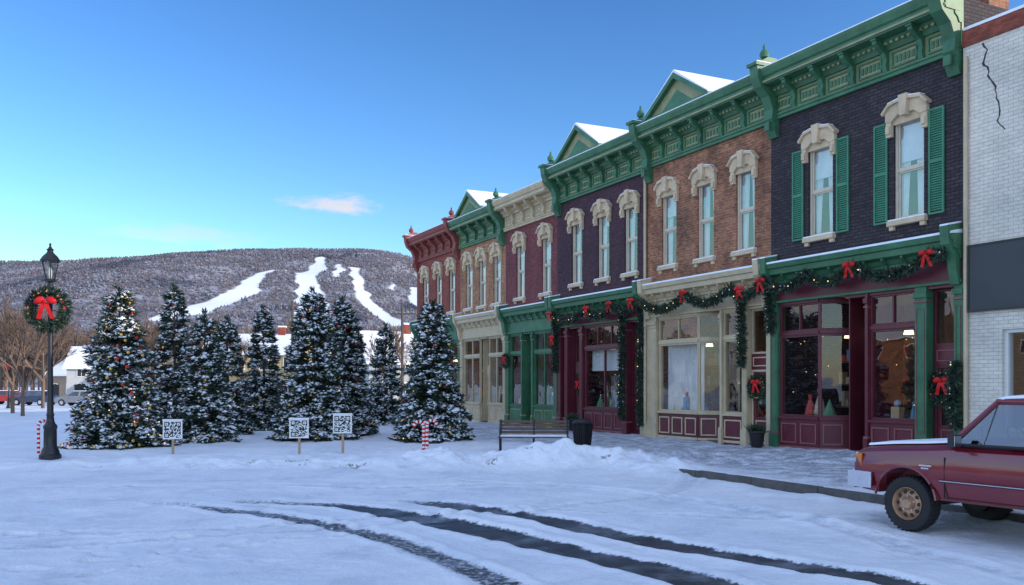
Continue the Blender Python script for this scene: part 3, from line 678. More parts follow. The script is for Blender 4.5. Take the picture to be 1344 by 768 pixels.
SHOPL=mat('shop_lamp_shade',(1,.8,.5),.5,0,1,emit=(1,.66,.32),es=5.0)
def building(x0,x1,H,bk,wins,sf,col,name='brick_building',zw=(6.3,8.93),shutters=False,corn=None,peds=(),depth=14,consoles=(True,True)):
    e=empty(name,W(x0,0,0),FR); off=(x0,0,0); bm_=BR[bk]; z0,z1=zw; hw=.47 if shutters else .44
    m=MB()
    y0=-.35; edges=[x0]+sum([[c-hw,c+hw] for c in sorted(wins)],[])+[x1]
    m.box(x0,x1,y0,0,4.95,z0,bm_); 
    for i in range(0,len(edges),2): m.box(edges[i],edges[i+1],y0,0,z0,z1,bm_)
    m.box(x0,x1,y0,0,z1,H-.02,bm_)
    m.box(x0+.002,x0+.3,-depth,y0,-.2,H-.1,bm_); m.box(x1-.3,x1-.002,-depth,y0,-.2,H-.1,bm_); m.box(x0+.3,x1-.3,-depth,-depth+.3,-.2,H-.1,bm_)
    m.obj('walls',e,off)
    m=MB(); m.box(x0+.3,x1-.3,-depth+.3,y0,H-.8,H-.6,DARK); m.box(x0+.3,x1-.3,-depth+.3,y0,H-.597,H-.4,SNOW); m.box(x0+.01,x1-.01,y0,-.01,H-.017,H+.06,SNOW); m.obj('snowy_roof',e,off)
    m=MB(); m.box(x0+.3,x1-.3,-4,-.36,4.9,5.1,DARK); m.box(x0+.3,x1-.3,-4.1,-4,.0,5.0,WARM); m.box(x0+.3,x1-.3,-4,-.23,-.1,.14,WOOD); m.box(x0+.3,x1-.3,-3.0,-2.9,5.1,H-1,DARK)
    xs=x0+.7
    while xs<x1-1.4:
        for zz in (.6,1.3,2.0,2.7):
            m.box(xs,xs+1.1,-2.65,-2.3,zz,zz+.05,WOOD); xx=xs+.08
            while xx<xs+.95:
                ww=random.uniform(.08,.2); m.box(xx,xx+ww,-2.55,-2.35,zz+.05,zz+.05+random.uniform(.15,.5),random.choice(DISP)); xx+=ww+random.uniform(.03,.12)
        xs+=1.5
    for i in range(max(2,int((x1-x0)/2.2))):
        xc=x0+1.1+i*2.2
        if xc<x1-.5: m.tube([(xc,-2.0,4.9),(xc,-2.0,3.7)],.012,4,BLACK); m.lathe((xc,-2.0,3.45),[(.14,0),(.10,.16),(.03,.25)],10,SHOPL)
    m.obj('interior',e,off)
    mf,mg,mc,ms=MB(),MB(),MB(),MB()
    for c in wins: window(mf,mg,mc,ms,c,z0,z1,hw,shutters)
    if wins: mf.obj('window_sashes',e,off); mg.obj('window_panes',e,off); mc.obj('curtains',e,off) if mc.v else 0; ms.obj('hoods_sills_shutters',e,off,bevel=.008)
    m=MB(); c1,c2=(corn or (GREEN,GREENL)); cornice(m,x0+.003,x1-.003,H,c1,c2)
    if consoles[0]: console(m,x0+.2,H,c1)
    if consoles[1]: console(m,x1-.2,H,c1)
    for xc,hw_,rs in peds: pediment(m,xc,hw_,H,rs,c1,c2)
    m.obj('cornice',e,off)
    fr,bulk,trim,top=col
    m,mg,md=MB(),MB(),MB()
    for it in sf:
        if it[0]=='p': pilaster(m,it[1],it[2],it[3] if len(it)>3 else fr,trim)
        elif it[0]=='w':
            sf_window(m,mg,(it[1],0),(it[2],0),fr,bulk,trim,it[3],panes=it[4])
            if it[5]=='c': curtain(md,it[1]+.1,it[2]-.1,-.4,1.1,3.45,CURT,.04,.06)
            elif it[5]=='h': curtain(md,it[1]+.1,it[2]-.1,-.4,2.6,3.45,CURT,.03,.05)
            md.box(it[1]+.05,it[2]-.05,-1.3,-.26,.6,.95,WOOD)
            x=it[1]+.25
            while x<it[2]-.3:
                hgt=random.uniform(.3,1.3); ww=random.uniform(.08,.18); yy=random.uniform(-.8,-.32); dm=random.choice(DISP)
                kind=random.random()
                if kind<.4: md.lathe((x,yy,.95),[(ww*.5,0),(ww*1.1,hgt*.25),(ww*.7,hgt*.6),(ww*.3,hgt*.8),(ww*.45,hgt)],9,dm)
                elif kind<.7: md.lathe((x,yy,.95),[(ww*1.6,0),(ww*1.0,hgt*.4),(.01,hgt)],9,DISP[4])
                else: md.box(x-ww,x+ww,yy-.1,yy+.1,.95,.95+hgt*.6,dm); md.ball((x,yy,.95+hgt*.6+ww*.7),ww*.7,random.choice(DISP))
                x+=random.uniform(.2,.4)
            for i in range(int((it[2]-it[1])*6)): md.ball((random.uniform(it[1]+.1,it[2]-.1),-.5+random.uniform(-.3,.1),random.uniform(1.4,3.9)),.014,LAMPW,5,4)
        elif it[0]=='s': sf_window(m,mg,it[1],it[2],fr,bulk,trim,it[3],panes=1)
        elif it[0]=='d': sf_door(m,mg,it[1],it[2],it[3],fr,it[4] if len(it)>4 else bulk,trim)
    m.box(x0+.005,x1-.005,-.34,.0,4.5,4.95,bulk if fr!=CREAMP else fr)
    m.box(x0+.005,x1-.005,.001,.02,4.5,5.16,bulk if fr!=CREAMP else fr)
    m.box(x0+.005,x1-.005,.02,.09,4.5,4.57,top); m.box(x0+.005,x1-.005,.02,.09,5.08,5.16,top)
    m.prismx([(.002,5.16),(.12,5.16),(.18,5.28),(.34,5.34),(.36,5.5),(.42,5.52),(.46,5.66),(.002,5.7)],x0+.005,x1-.005,top)
    m.prismx([(.003,5.702),(.45,5.664),(.43,5.72),(.2,5.77),(.003,5.80)],x0+.02,x1-.02,SNOW)
    x=x0+.35
    while x<x1-.3: m.prismx([(.09,5.0),(.13,5.02),(.15,5.15),(.3,5.27),(.31,5.335),(.09,5.335)],x-.04,x+.04,top); x+=.62
    for xc in (x0+.16,x1-.16):
        m.prismx([(.003,4.45),(.12,4.45),(.2,4.7),(.26,5.1),(.48,5.4),(.52,5.85),(.003,5.95)],xc-.12,xc+.12,top); m.prismx([(.003,5.953),(.52,5.853),(.5,5.9),(.003,6.0)],xc-.12,xc+.12,SNOW)
    m.obj('storefront',e,off,bevel=.006); mg.obj('shop_glass',e,off); md.obj('window_display',e,off) if md.v else 0
    return e
def chimney(e,off,x0,x1,y0,y1,z0,z1,bk='orange'):
    m=MB(); m.box(x0,x1,y0,y1,z0,z1-.25,BR[bk]); m.box(x0-.06,x1+.06,y0-.06,y1+.06,z1-.25,z1-.08,BR[bk]); m.box(x0-.02,x1+.02,y0-.02,y1+.02,z1-.08,z1,BR[bk]); m.box(x0-.0,x1+.0,y0-.0,y1+.0,z1+.002,z1+.06,SNOW); m.obj('chimney',e,off)

b=building(-2.91,3.79,11.5,'black',[-1.3,1.75],[('p',-2.91,-2.66,GREEN),('d',-2.66,-1.87,.25),('p',-1.87,-1.52,GREEN),('w',-1.5,0.0,2,1,'n'),('p',0.0,.1),('d',.1,.85,1.2),('s',(.9,-1.15),(1.8,-.02),1),('w',1.85,3.45,2,1,'n'),('p',3.48,3.785,GREEN)],(MAROON,MAROON,MAROONL,GREEN),shutters=True)
chimney(b,(-2.91,0,0),-2.88,-2.2,-1.7,-.95,10.5,13.1,'brown')
building(3.79,10.4,11.45,'brown',[4.98,6.98,9.06],[('p',3.795,3.97),('d',3.97,4.85,.15),('p',4.87,5.1),('w',5.1,6.1,1,1,'n'),('p',6.1,6.2),('s',(6.35,-.95),(7.4,-.02),1),('w',7.45,9.75,2,1,'c'),('p',9.8,10.395)],(CREAMP,MAROON,CREAMP,CREAMP),peds=[(7.9,1.75,1.25)],consoles=(False,True))
building(10.4,17.3,11.35,'purple',[11.51,13.49,15.61],[('p',10.405,10.75,CREAMP),('d',10.75,11.7,.3),('p',11.72,11.95),('w',12.0,15.05,3,2,'h'),('p',15.1,15.35),('d',15.38,16.3,.35,WOOD),('p',16.35,16.6),('p',16.95,17.295)],(MAROON,MAROON,MAROONL,GREEN),peds=[(14.6,1.7,1.25)],consoles=(False,True))
b=building(17.3,22.5,10.95,'maroon',[18.32,20.9],[('p',17.305,17.6),('w',17.65,19.6,2,2,'n'),('p',19.6,19.72),('d',19.75,20.65,.4),('p',20.7,20.8),('w',20.85,22.1,1,1,'n'),('p',22.15,22.495)],(GREEN,GREEN,GREENL,GREEN),corn=(CREAMP,CREAMP),zw=(6.15,8.75),consoles=(False,False))
chimney(b,(17.3,0,0),19.3,20.9,-3.2,-2.4,10.3,12.4,'orange')
building(22.5,28.2,10.85,'orange',[23.5,25.3,27.0],[('p',22.505,22.8),('w',22.85,24.6,2,2,'n'),('d',24.7,25.6,.4),('w',25.7,27.8,2,2,'n'),('p',27.85,28.195)],(CREAMP,CREAMP,CREAM,CREAMP),zw=(6.1,8.6),peds=[(25.8,1.6,1.15)],consoles=(True,False))
building(28.2,35.0,10.9,'red',[29.4,31.4,33.5],[('p',28.205,28.5),('w',28.55,30.8,2,2,'n'),('d',30.9,31.8,.4),('w',31.9,34.5,2,2,'n'),('p',34.6,34.995)],(GREEN,GREEN,GREENL,GREEN),zw=(6.1,8.6),corn=(mat('red_cornice',(.24,.05,.04),.6,.2,2),mat('red_cornice_light',(.30,.09,.06),.6,.2,2)),consoles=(True,True))
# row continuing past the right of the picture
building(-24,-14.5,11.2,'red',[-22.5,-20.3,-18.2,-16],[('p',-24,-23.6),('w',-23.5,-20.5,3,2,'n'),('d',-20.4,-19.4,.4),('w',-19.3,-15,3,3,'n'),('p',-14.9,-14.505)],(GREEN,GREEN,GREENL,GREEN),consoles=(True,True))
building(-34,-24.01,11.6,'orange',[-32,-29.8,-27.5,-25.5],[('p',-34,-33.6),('w',-33.5,-30,3,2,'n'),('d',-29.9,-28.9,.4),('w',-28.8,-24.6,3,3,'n')],(MAROON,MAROON,MAROONL,GREEN),consoles=(True,True))
building(-46,-34.01,11.6,'maroon',[-44,-41.5,-39,-36],[('p',-46,-45.6),('w',-45.5,-41,3,2,'n'),('d',-40.9,-39.9,.4),('w',-39.8,-34.6,3,3,'n')],(MAROON,MAROON,MAROONL,GREEN),consoles=(True,True))
# white painted brick building
e=empty('white_brick_building',W(-2.93,0,0),FR); off=(-2.93,0,0); m=MB(); wb=BR['white']
m.box(-14.49,-2.93,-.35,.05,3.3,10.15,wb); m.box(-14.49,-2.93,-14,-.35,3.3,10.1,wb)
for a,b_ in ((-3.95,-2.93),(-6.6,-6.1),(-9.4,-8.9),(-14.49,-11.4)): m.box(a,b_,-.35,.05,-.2,3.3,wb)
for a,b_ in ((-6.1,-3.95),(-8.9,-6.6),(-11.4,-9.4)): m.box(a,b_,-.3,.03,-.2,.95,wb)
m.obj('walls',e,off)
m=MB(); m.box(-14.49,-2.93,-.4,.10,10.15,10.32,BR['red']); m.box(-14.49,-2.93,-.4,.07,10.322,10.55,BR['red']); m.box(-14.45,-2.95,-.38,.08,10.552,10.62,SNOW); m.box(-14.4,-3,-14,-.4,10.1,10.3,SNOW); m.obj('parapet_and_roof',e,off)
m=MB(); m.box(-9.2,-3.12,.06,.14,3.75,5.35,mat('charcoal_panel',(.035,.037,.044),.5,.15,1)); frame(m,(-9.2,0),(-3.12,0),0,6.08,3.75,5.35,.14,.16,.04,BLACK); m.obj('sign_panel',e,off)
m=MB(); mg=MB()
for a,b_ in ((-6.1,-3.95),(-8.9,-6.6),(-11.4,-9.4)):
    frame(m,(a,0),(b_,0),0,b_-a,.95,3.3,-.2,-.05,.08,WHITE); m.box((a+b_)/2-.03,(a+b_)/2+.03,-.19,-.06,1.03,3.22,WHITE); mg.add([(a,-.12,1),(b_,-.12,1),(b_,-.12,3.25),(a,-.12,3.25)],[(0,1,2,3)],G_SF); m.box(a,b_,-2,-1.9,.9,3.3,DARK)
m.obj('window_frames',e,off); mg.obj('window_panes',e,off)
m=MB(); z=10.1; x=-3.45; vs=[]
while z>7.9:
    w=.010+.03*random.random()*((z-7.7)/2.4)**.5; vs+= [(x-w,.054,z),(x+w,.054,z)]; z-=random.uniform(.06,.14); x+=random.uniform(-.09,.06)
m.add(vs,[(2*i,2*i+1,2*i+3,2*i+2) for i in range(len(vs)//2-1)],BLK)
m.obj('wall_crack',e,off)
m=MB(); m.tube([(-3.05,.12,.1),(-3.05,.12,9.9)],.05,8,CREAMP); m.obj('downpipe',e,off)
m=MB(); m.tube([(10.42,.1,.1),(10.42,.1,10)],.055,8,CREAMP); m.obj('downpipe',off=(10.4,0,0),loc=W(10.4),rz=FR)

# garlands
zt=5.22; yg=.46
garland(swag((-2.75,yg,zt),(-2.3,yg,zt+.0),.03)+swag((-2.3,yg,zt),(.17,yg,zt),.38)+swag((.17,yg,zt),(1.9,yg,zt),.34)+swag((1.9,yg,zt),(3.65,yg,zt),.34),[(-2.3,yg+.1,zt+.02),(.17,yg+.1,zt+.02),(3.65,yg+.1,zt-.05)],rad=.15,seed=1)
garland(swag((3.75,yg,zt-.1),(5.2,yg,zt-.1),.35)+swag((5.2,yg,zt-.1),(7.5,yg,zt-.1),.4)+swag((7.5,yg,zt-.1),(10.3,yg,zt-.1),.42),[(4.6,yg+.1,zt-.2),(7.5,yg+.1,zt-.05)],rad=.15,seed=2)
garland(swag((10.5,yg,zt-.1),(12.2,yg,zt-.1),.3)+swag((12.2,yg,zt-.1),(14.2,yg,zt-.1),.35)+swag((14.2,yg,zt-.1),(17.0,yg,zt-.1),.4),[(10.7,yg+.1,zt-.05),(13.9,yg+.1,zt-.1),(17.0,yg+.1,zt-.1),(12.2,yg+.1,zt-.05)],rad=.15,seed=3)
for i,(s_,a,b_) in enumerate(((10.58,5.1,.5),(11.85,5.1,.7),(-2.78,2.6,1.0),(4.93,5.0,2.6),(17.15,5.0,2.6),(3.63,5.1,3.6))):
    garland([(s_+random.uniform(-.03,.03),.2,z) for z in np.linspace(a,b_,8)],[(s_,.36,a-.9)] if i in(4,) else [],rad=.15,seed=10+i)
wreath(W(-2.27,-.12,1.95),FR,.46)
wreath(W(4.41,-.02,1.95),FR,.42)
wreath(W(15.84,-.25,2.0),FR,.36)
wreath(W(22.3,.12,3.2),FR,.36)
def planter(s_,y_):
    p=W(s_,y_); e=empty('planter',(p[0],p[1],.12)); m=MB(); m.lathe((0,0,0),[(.16,0),(.18,.04),(.24,.42),(.27,.45),(.27,.5),(.2,.5)],14,BLACK); m.obj('pot',e,smooth=True)
    r=np.random.default_rng(5); n=300; D=r.normal(size=(n,3)); D[:,2]=abs(D[:,2])+.3; V,F=diamonds(np.tile([[0,0,.45]],(n,1))+r.normal(0,.08,(n,3))*[1,1,.3],D,.3,.02); np_mesh('evergreens',V,[F],[np.zeros(len(F))],[N2],parent=e)
planter(3.75,.6); planter(15.1,.5)

# ------------------------------------------------------------------ street lamp
LG=glass('lantern_glass',(.85,.87,.85),.08,.05)
def street_lamp(x,y,h,rz=0):
    e=empty('street_lamp',(x,y,gz(x,y)-.02),rz); m=MB()
    m.lathe((0,0,0),[(.27,0),(.27,.10),(.23,.13),(.21,.22),(.16,.32),(.15,.75),(.17,.80),(.17,.86),(.12,.92),(.095,1.0),(.085,1.1),(.10,1.14),(.08,1.2),(.062,h*.5),(.052,h-1.15),(.08,h-1.12),(.08,h-1.06),(.055,h-1.02),(.05,h-.98)],16,BLACK)
    for k in range(8):
        a=k*math.pi/4; m.tube([(.15*math.cos(a),.15*math.sin(a),.34),(.145*math.cos(a),.145*math.sin(a),.74)],.018,5,BLACK)
    z=h-.98; m.lathe((0,0,z),[(.05,0),(.14,.03),(.15,.08),(.11,.10)],8,BLACK)
    for k in range(6):
        a=k*math.pi/3; m.tube([(.11*math.cos(a),.11*math.sin(a),z+.09),(.215*math.cos(a),.215*math.sin(a),z+.56)],.014,5,BLACK)
    m.lathe((0,0,z+.55),[(.235,0),(.25,.03),(.18,.14),(.08,.24),(.07,.29),(.10,.31),(.05,.35),(.02,.42),(.035,.45),(.0,.5)],12,BLACK)
    m.obj('post_and_cage',e,smooth=True)
    m=MB(); m.lathe((0,0,z+.10),[(.10,0),(.20,.45)],6,LG); m.obj('lantern_glass',e)
    m=MB(); m.lathe((0,0,z+.1),[(.03,0),(.05,.1),(.05,.22),(.02,.3)],8,mat('lamp_globe',(.8,.78,.7),.4,.02,2)); m.obj('lamp_globe',e)
    return e
street_lamp(-12.0,23.76,5.55); wreath((-11.97,23.58,3.95),math.pi,.58)
street_lamp(-44,80,4.9); wreath((-44,79.8,3.6),math.pi,.55)

# candy canes
def candy(x,y,h,rz=0):
    e=empty('candy_cane',(x,y,gz(x,y)-.02),rz); m=MB(); R=.13; P=[(0,0,z) for z in np.linspace(0,h-R,14)]+[(R-R*math.cos(a),0,h-R+R*math.sin(a)) for a in np.linspace(.25,math.pi*1.1,9)]
    for i in range(len(P)-1): m.tube([P[i],P[i+1]],.045,8,RED if i%2 else WHITE)
    m.obj('striped_cane',e)
candy(-2.35,25.3,.9,.2); candy(-2.45,25.35,.85,3.2); candy(-13.0,25.1,.95,.9)

# info signs with printed code squares
def sign(x,y,h,seed,rz=0):
    e=empty('info_sign',(x,y,gz(x,y)-.05),rz); m=MB(); m.box(-.03,.03,-.0,.05,0,h-.1,POST); m.obj('post',e)
    m=MB(); m.box(-.26,.26,-.03,-.002,h-.52,h,WHITE); m.obj('board',e,bevel=.008)
    r=random.Random(seed); m=MB(); n=17; c_=.44/n
    for i in range(n):
        for j in range(n):
            on=r.random()<.5
            for (a,b_) in ((0,0),(0,n-5),(n-5,n-5)):
                if a<=i<a+5 and b_<=j<b_+5: q=max(abs(i-a-2),abs(j-b_-2)); on= q!=1
            if on: x_=-.22+i*c_; z_=h-.48+j*c_; m.add([(x_,-.033,z_),(x_+c_,-.033,z_),(x_+c_,-.033,z_+c_),(x_,-.033,z_+c_)],[(0,1,2,3)],BLK)
    m.obj('printed_code',e); m=MB(); m.box(-.27,.27,-.04,.01,h+.002,h+.03,SNOW); m.obj('snow_cap',e)
sign(-9.35,25.2,.98,1,.12); sign(-5.75,24.7,1.0,2,.05); sign(-4.65,25.1,1.12,3,-.03)

# bench & bin
def bench(x,y,rz):
    e=empty('park_bench',(x,y,gz(x,y)-.02),rz); m=MB(); 
    for i in range(5): m.box(-1.0,1.0,-.30+i*.105,-.30+i*.105+.085,.43,.465,WOOD)
    m.obj('seat',e,bevel=.008); m=MB()
    for i in range(4):
        z0=.53+i*.10; yy=.24+i*.025; m.box(-1.0,1.0,yy,yy+.03,z0,z0+.08,WOOD)
    m.obj('backrest',e,bevel=.008)
    for i,xx in enumerate((-.95,0,.95)):
        m=MB(); m.tube([(xx,-.30,0),(xx,-.26,.22),(xx,-.28,.42)],.03,6,BLACK); m.tube([(xx,.30,0),(xx,.22,.25),(xx,.23,.45),(xx,.34,.93)],.03,6,BLACK); m.tube([(xx,-.28,.42),(xx,.23,.42)],.03,6,BLACK)
        if xx: m.tube([(xx,-.28,.42),(xx,-.30,.62),(xx,-.1,.67),(xx,.27,.66)],.025,6,BLACK)
        m.obj('leg_%d'%(i+1),e)
    m=MB(); m.box(-.98,.98,-.28,.2,.467,.50,SNOW); m.obj('snow_on_seat',e,bevel=.015)
bench(.62,26.0,-.04)
m=MB(); e=empty('trash_can',(2.1,27.2,gz(2.1,27.2)-.02)); m.lathe((0,0,0),[(.22,0),(.24,.03),(.24,.06)],18,BLACK)
for k_ in range(24):
    a=k_*2*math.pi/24; c_,s_=math.cos(a),math.sin(a); m.tube([(.23*c_,.23*s_,.05),(.27*c_,.27*s_,.45),(.29*c_,.29*s_,.80)],.016,4,BLACK)
m.lathe((0,0,.05),[(.2,0),(.24,.7)],18,BLACK); m.lathe((0,0,.78),[(.30,0),(.31,.04),(.24,.10),(.12,.13),(.12,.14)],18,BLACK); m.obj('slatted_body',e)

# ------------------------------------------------------------------ pickup truck
def truck():
    e=empty('pickup_truck',(6.27,13.06,.0),math.radians(120)); e.scale=(1.03,1.03,1.03); PA=mat('maroon_truck_paint',(.17,.006,.014),.28,.10,1.5,coat=.9); PA2=mat('maroon_trim',(.06,.006,.012),.5,.1,3)
    RIM=mat('bronze_rim',(.42,.25,.15),.45,.3,8,metal=.3); SEAT=mat('seat_cloth',(.10,.03,.03),.9,.2,4); PL=mat('dark_plastic',(.02,.02,.022),.6,.1,4); AMB=mat('amber_lens',(.7,.2,.02),.25,.1,3)
    st=[(.84,.93,.66,1.02,.96),(.82,.93,.55,1.06,.975),(.70,.985,.50,1.10,.99),(.3,.995,.46,1.135,1),(-.2,1,.46,1.165,1),(-.68,1,.46,1.20,1),(-.72,1,.46,1.185,1),(-2.34,1,.46,1.195,1),(-2.36,1,.46,1.19,.985),(-2.40,1,.46,1.19,.985),(-2.42,1,.46,1.20,1),(-4.35,1,.50,1.22,.995),(-4.42,1,.56,1.2,.98)]
    half=lambda zt,zb:[(0,zt+.02),(.4,zt+.015),(.74,zt),(.86,zt-.025),(.945,zt-.085),(.975,zt-.20),(.99,.86),(.985,.70),(.965,.60),(.94,zb),(0,zb)]
    vs=[];
    for x,_,zb,zt,ys in st:
        hf=half(zt,zb); ring=[(y*ys,z) for y,z in hf]+[(-y*ys,z) for y,z in hf[-2:0:-1]]
        vs+=[(x,y,z) for y,z in ring]
    n=len(ring); fs=[(i*n+k,i*n+(k+1)%n,(i+1)*n+(k+1)%n,(i+1)*n+k) for i in range(len(st)-1) for k in range(n)]+[list(range(n)),[len(vs)-1-k for k in range(n)]]
    m=MB(); m.add(vs,fs,PA); body=m.obj('body',e,smooth=False)
    cm=MB()
    for wx in (0,-3.0):
        for sg in (-1,1): cm.tube([(wx,sg*.62,.40),(wx,sg*1.2,.40)],.455,36,PL)
    cm.box(-4.3,-2.5,-.80,.80,.75,1.6,PL)
    cut=cm.obj('cut',e)
    bo=body.modifiers.new('b','BOOLEAN'); bo.object=cut; bo.operation='DIFFERENCE'; bo.solver='EXACT'
    bpy.context.view_layer.update(); dg=bpy.context.evaluated_depsgraph_get(); nm=bpy.data.meshes.new_from_object(body.evaluated_get(dg)); body.modifiers.clear(); body.data=nm
    bpy.data.objects.remove(cut,do_unlink=True)
    nm.polygons.foreach_set('use_smooth',[True]*len(nm.polygons)); nm.set_sharp_from_angle(angle=math.radians(28))
    bv=body.modifiers.new('bv','BEVEL'); bv.width=.008; bv.segments=2; bv.limit_method='ANGLE'; bv.angle_limit=math.radians(35)
    for i,(wx,sg) in enumerate(((0,1),(0,-1),(-3.0,1),(-3.0,-1))):
        m=MB(); y=lambda a:sg*a; R=.365
        prof=[(.70,.21),(.70,.33),(.73,.36),(.78,R),(.90,R),(.945,.35),(.955,.32),(.95,.24),(.93,.215)]
        N_=36; vs=[(wx+r*math.cos(2*math.pi*k/N_),sg*yy,.365+r*math.sin(2*math.pi*k/N_)) for yy,r in prof for k in range(N_)]
        m.add(vs,[(a*N_+k,a*N_+(k+1)%N_,(a+1)*N_+(k+1)%N_,(a+1)*N_+k) for a in range(len(prof)-1) for k in range(N_)],TYRE)
        for k in range(36):
            a=2*math.pi*k/36; c_,s_=math.cos(a),math.sin(a); ya,yb=sorted((y(.79),y(.935)))
            m.tube([(wx+.366*c_,ya,.365+.366*s_),(wx+.366*math.cos(a+.06),yb,.365+.366*math.sin(a+.06))],.010,4,TYRE)
        prof=[(.945,.222),(.955,.215),(.93,.20),(.88,.185),(.90,.16),(.915,.12),(.90,.085),(.94,.075),(.965,.06),(.97,.0)]
        vs=[(wx+r*math.cos(2*math.pi*k/N_),sg*yy,.365+r*math.sin(2*math.pi*k/N_)) for yy,r in prof for k in range(N_)]
        m.add(vs,[(a*N_+k,a*N_+(k+1)%N_,(a+1)*N_+(k+1)%N_,(a+1)*N_+k) for a in range(len(prof)-1) for k in range(N_)],RIM)
        for k in range(10):
            a=2*math.pi*k/10; m.tube([(wx+.155*math.cos(a),y(.89),.365+.155*math.sin(a)),(wx+.155*math.cos(a),y(.912),.365+.155*math.sin(a))],.026,8,BLK)
        for k in range(5):
            a=2*math.pi*k/5+.3; m.tube([(wx+.10*math.cos(a),y(.9),.365+.10*math.sin(a)),(wx+.10*math.cos(a),y(.93),.365+.10*math.sin(a))],.012,6,CHROME)
        m.tube([(wx,y(.6),.365),(wx,y(.71),.365)],.2,16,PL)
        m.obj('wheel_%d'%(i+1),e,smooth=True)
    m=MB()
    for wx in (0,-3.0):
        for sg in (-1,1): m.tube([(wx+.462*math.cos(a),sg*.985,.40+.462*math.sin(a)) for a in np.linspace(.12,math.pi-.12,19)],.018,6,PA)
    m.tube([(0,-.7,.36),(0,.7,.36)],.06,8,PL); m.tube([(-3,-.7,.36),(-3,.7,.36)],.08,8,PL); m.box(-4.2,.6,-.55,-.4,.42,.54,PL); m.box(-4.2,.6,.4,.55,.42,.54,PL)
    m.obj('arch_lips_and_chassis',e,smooth=True)
    B=1.19; T=1.76; yb_,yt_=.915,.765
    m=MB(); g=MB()
    cs={'fa':(-.62,yb_,B),'fr':(-1.16,yt_,T-.02),'ra':(-2.30,yb_,B),'rr':(-2.16,yt_,T-.02)}
    g.add([(-.64,-yb_+.03,B),(-.64,yb_-.03,B),(-1.17,yt_-.03,T-.01),(-1.17,-yt_+.03,T-.01)],[(0,1,2,3)],GL_CAR)
    g.add([(-2.29,-yb_+.03,B),(-2.29,yb_-.03,B),(-2.17,yt_-.03,T-.01),(-2.17,-yt_+.03,T-.01)],[(0,1,2,3)],GL_CAR)
    for sg in (-1,1):
        f=lambda k_:(cs[k_][0],cs[k_][1]*sg,cs[k_][2])
        g.add([(-.66,(yb_-.012)*sg,B),(-1.98,(yb_-.012)*sg,B),(-1.98,(yt_-.005)*sg,T-.02),(-1.18,(yt_-.005)*sg,T-.02)],[(0,1,2,3)],GL_CAR)
        m.tube([f('fa'),f('fr')],[.038,.032],6,PA); m.tube([f('fr'),f('rr')],[.035,.035],6,PA)
        m.hexa([(-1.97,(yb_-.03)*sg,B-.02),(-2.33,(yb_-.03)*sg,B-.02),(-2.33,(yb_+.01)*sg,B-.02),(-1.97,(yb_+.01)*sg,B-.02),(-1.95,(yt_-.03)*sg,T),(-2.2,(yt_-.03)*sg,T),(-2.2,(yt_+.01)*sg,T),(-1.95,(yt_+.01)*sg,T)],PA)
        m.tube([(-.60,(yb_)*sg,B+.0),(-2.0,(yb_)*sg,B+.0)],.022,5,PL)
        m.tube([(-1.06,(yb_-.02)*sg,B),(-1.16,(yt_+.0)*sg,T-.06)],.012,5,PL)
    m.tube([cs['fr'],(cs['fr'][0],-yt_,T-.02)],.04,6,PA); m.tube([cs['rr'],(cs['rr'][0],-yt_,T-.02)],.04,6,PA)
    m.obj('pillars',e,smooth=True); g.obj('windows',e)
    m=MB(); rows=[]
    for x,dz in ((-1.12,-.02),(-1.25,.012),(-1.7,.03),(-2.1,.018),(-2.22,-.02)):
        rows.append([(x,y_,T+dz+(.02*(1-(y_/.78)**2))) for y_ in (-.79,-.7,-.35,0,.35,.7,.79)])
    vs=sum(rows,[]); top=len(vs); vs+= [(a,b_,c_-.045) for a,b_,c_ in vs]; n=7; fs=[]
    for i in range(4):
        for k in range(6): q=(i*n+k,i*n+k+1,(i+1)*n+k+1,(i+1)*n+k); fs.append(q); fs.append(tuple(top+w for w in q[::-1]))
    bd=[k for k in range(7)]+[i*n+6 for i in range(1,5)]+[4*n+k for k in range(5,-1,-1)]+[i*n for i in range(3,0,-1)]
    for a,b_ in zip(bd,bd[1:]+bd[:1]): fs.append((a,b_,b_+top,a+top))
    m.add(vs,fs,PA); m.obj('roof',e,smooth=True,bevel=.01)
    m=MB(); vs2=[(a,b_*.95,c_+.006) for a,b_,c_ in vs[:top]]+[(a+.0,b_*.92,c_+.04) for a,b_,c_ in vs[:top]]; m.add(vs2,fs,SNOW); 
    rows=[]
    for x,zt_ in ((.72,1.115),(.3,1.155),(-.2,1.185),(-.5,1.21)): rows.append([(x,y_,zt_+ (.003 if abs(y_)<.5 else -.012)) for y_ in (-.80,-.7,-.35,0,.35,.7,.80)])
    v=sum(rows,[]); t_=len(v); v+=[(a,b_*.97,c_+.03) for a,b_,c_ in v]; f2=[]
    for i in range(3):
        for k in range(6): q=(i*7+k,i*7+k+1,(i+1)*7+k+1,(i+1)*7+k); f2+=[q,tuple(t_+w for w in q)]
    bd2=[k for k in range(7)]+[i*7+6 for i in range(1,4)]+[3*7+k for k in range(5,-1,-1)]+[i*7 for i in range(2,0,-1)]
    for a,b_ in zip(bd2,bd2[1:]+bd2[:1]): f2.append((a,b_,b_+t_,a+t_))
    m.add(v,f2,SNOW); m.obj('snow_on_roof_and_hood',e,smooth=True)
    m=MB()
    m.box(-.98,-.62,-.85,.85,1.16,1.24,PL)
    for sg in (-1,1): m.box(-2.0,-1.86,sg*.42-.28,sg*.42+.28,1.1,1.52,SEAT); m.box(-1.99,-1.89,sg*.42-.12,sg*.42+.12,1.5,1.64,SEAT)
    m.tube([(-1.22+.10*math.sin(a),.42+.19*math.cos(a),1.27+.16*math.sin(a)) for a in np.linspace(0,6.283,21)],.013,5,PL,False); m.tube([(-1.2,.42,1.27),(-.85,.42,1.18)],.03,6,PL); m.tube([(-1.22,.24,1.27),(-1.22,.60,1.27)],.014,5,PL)
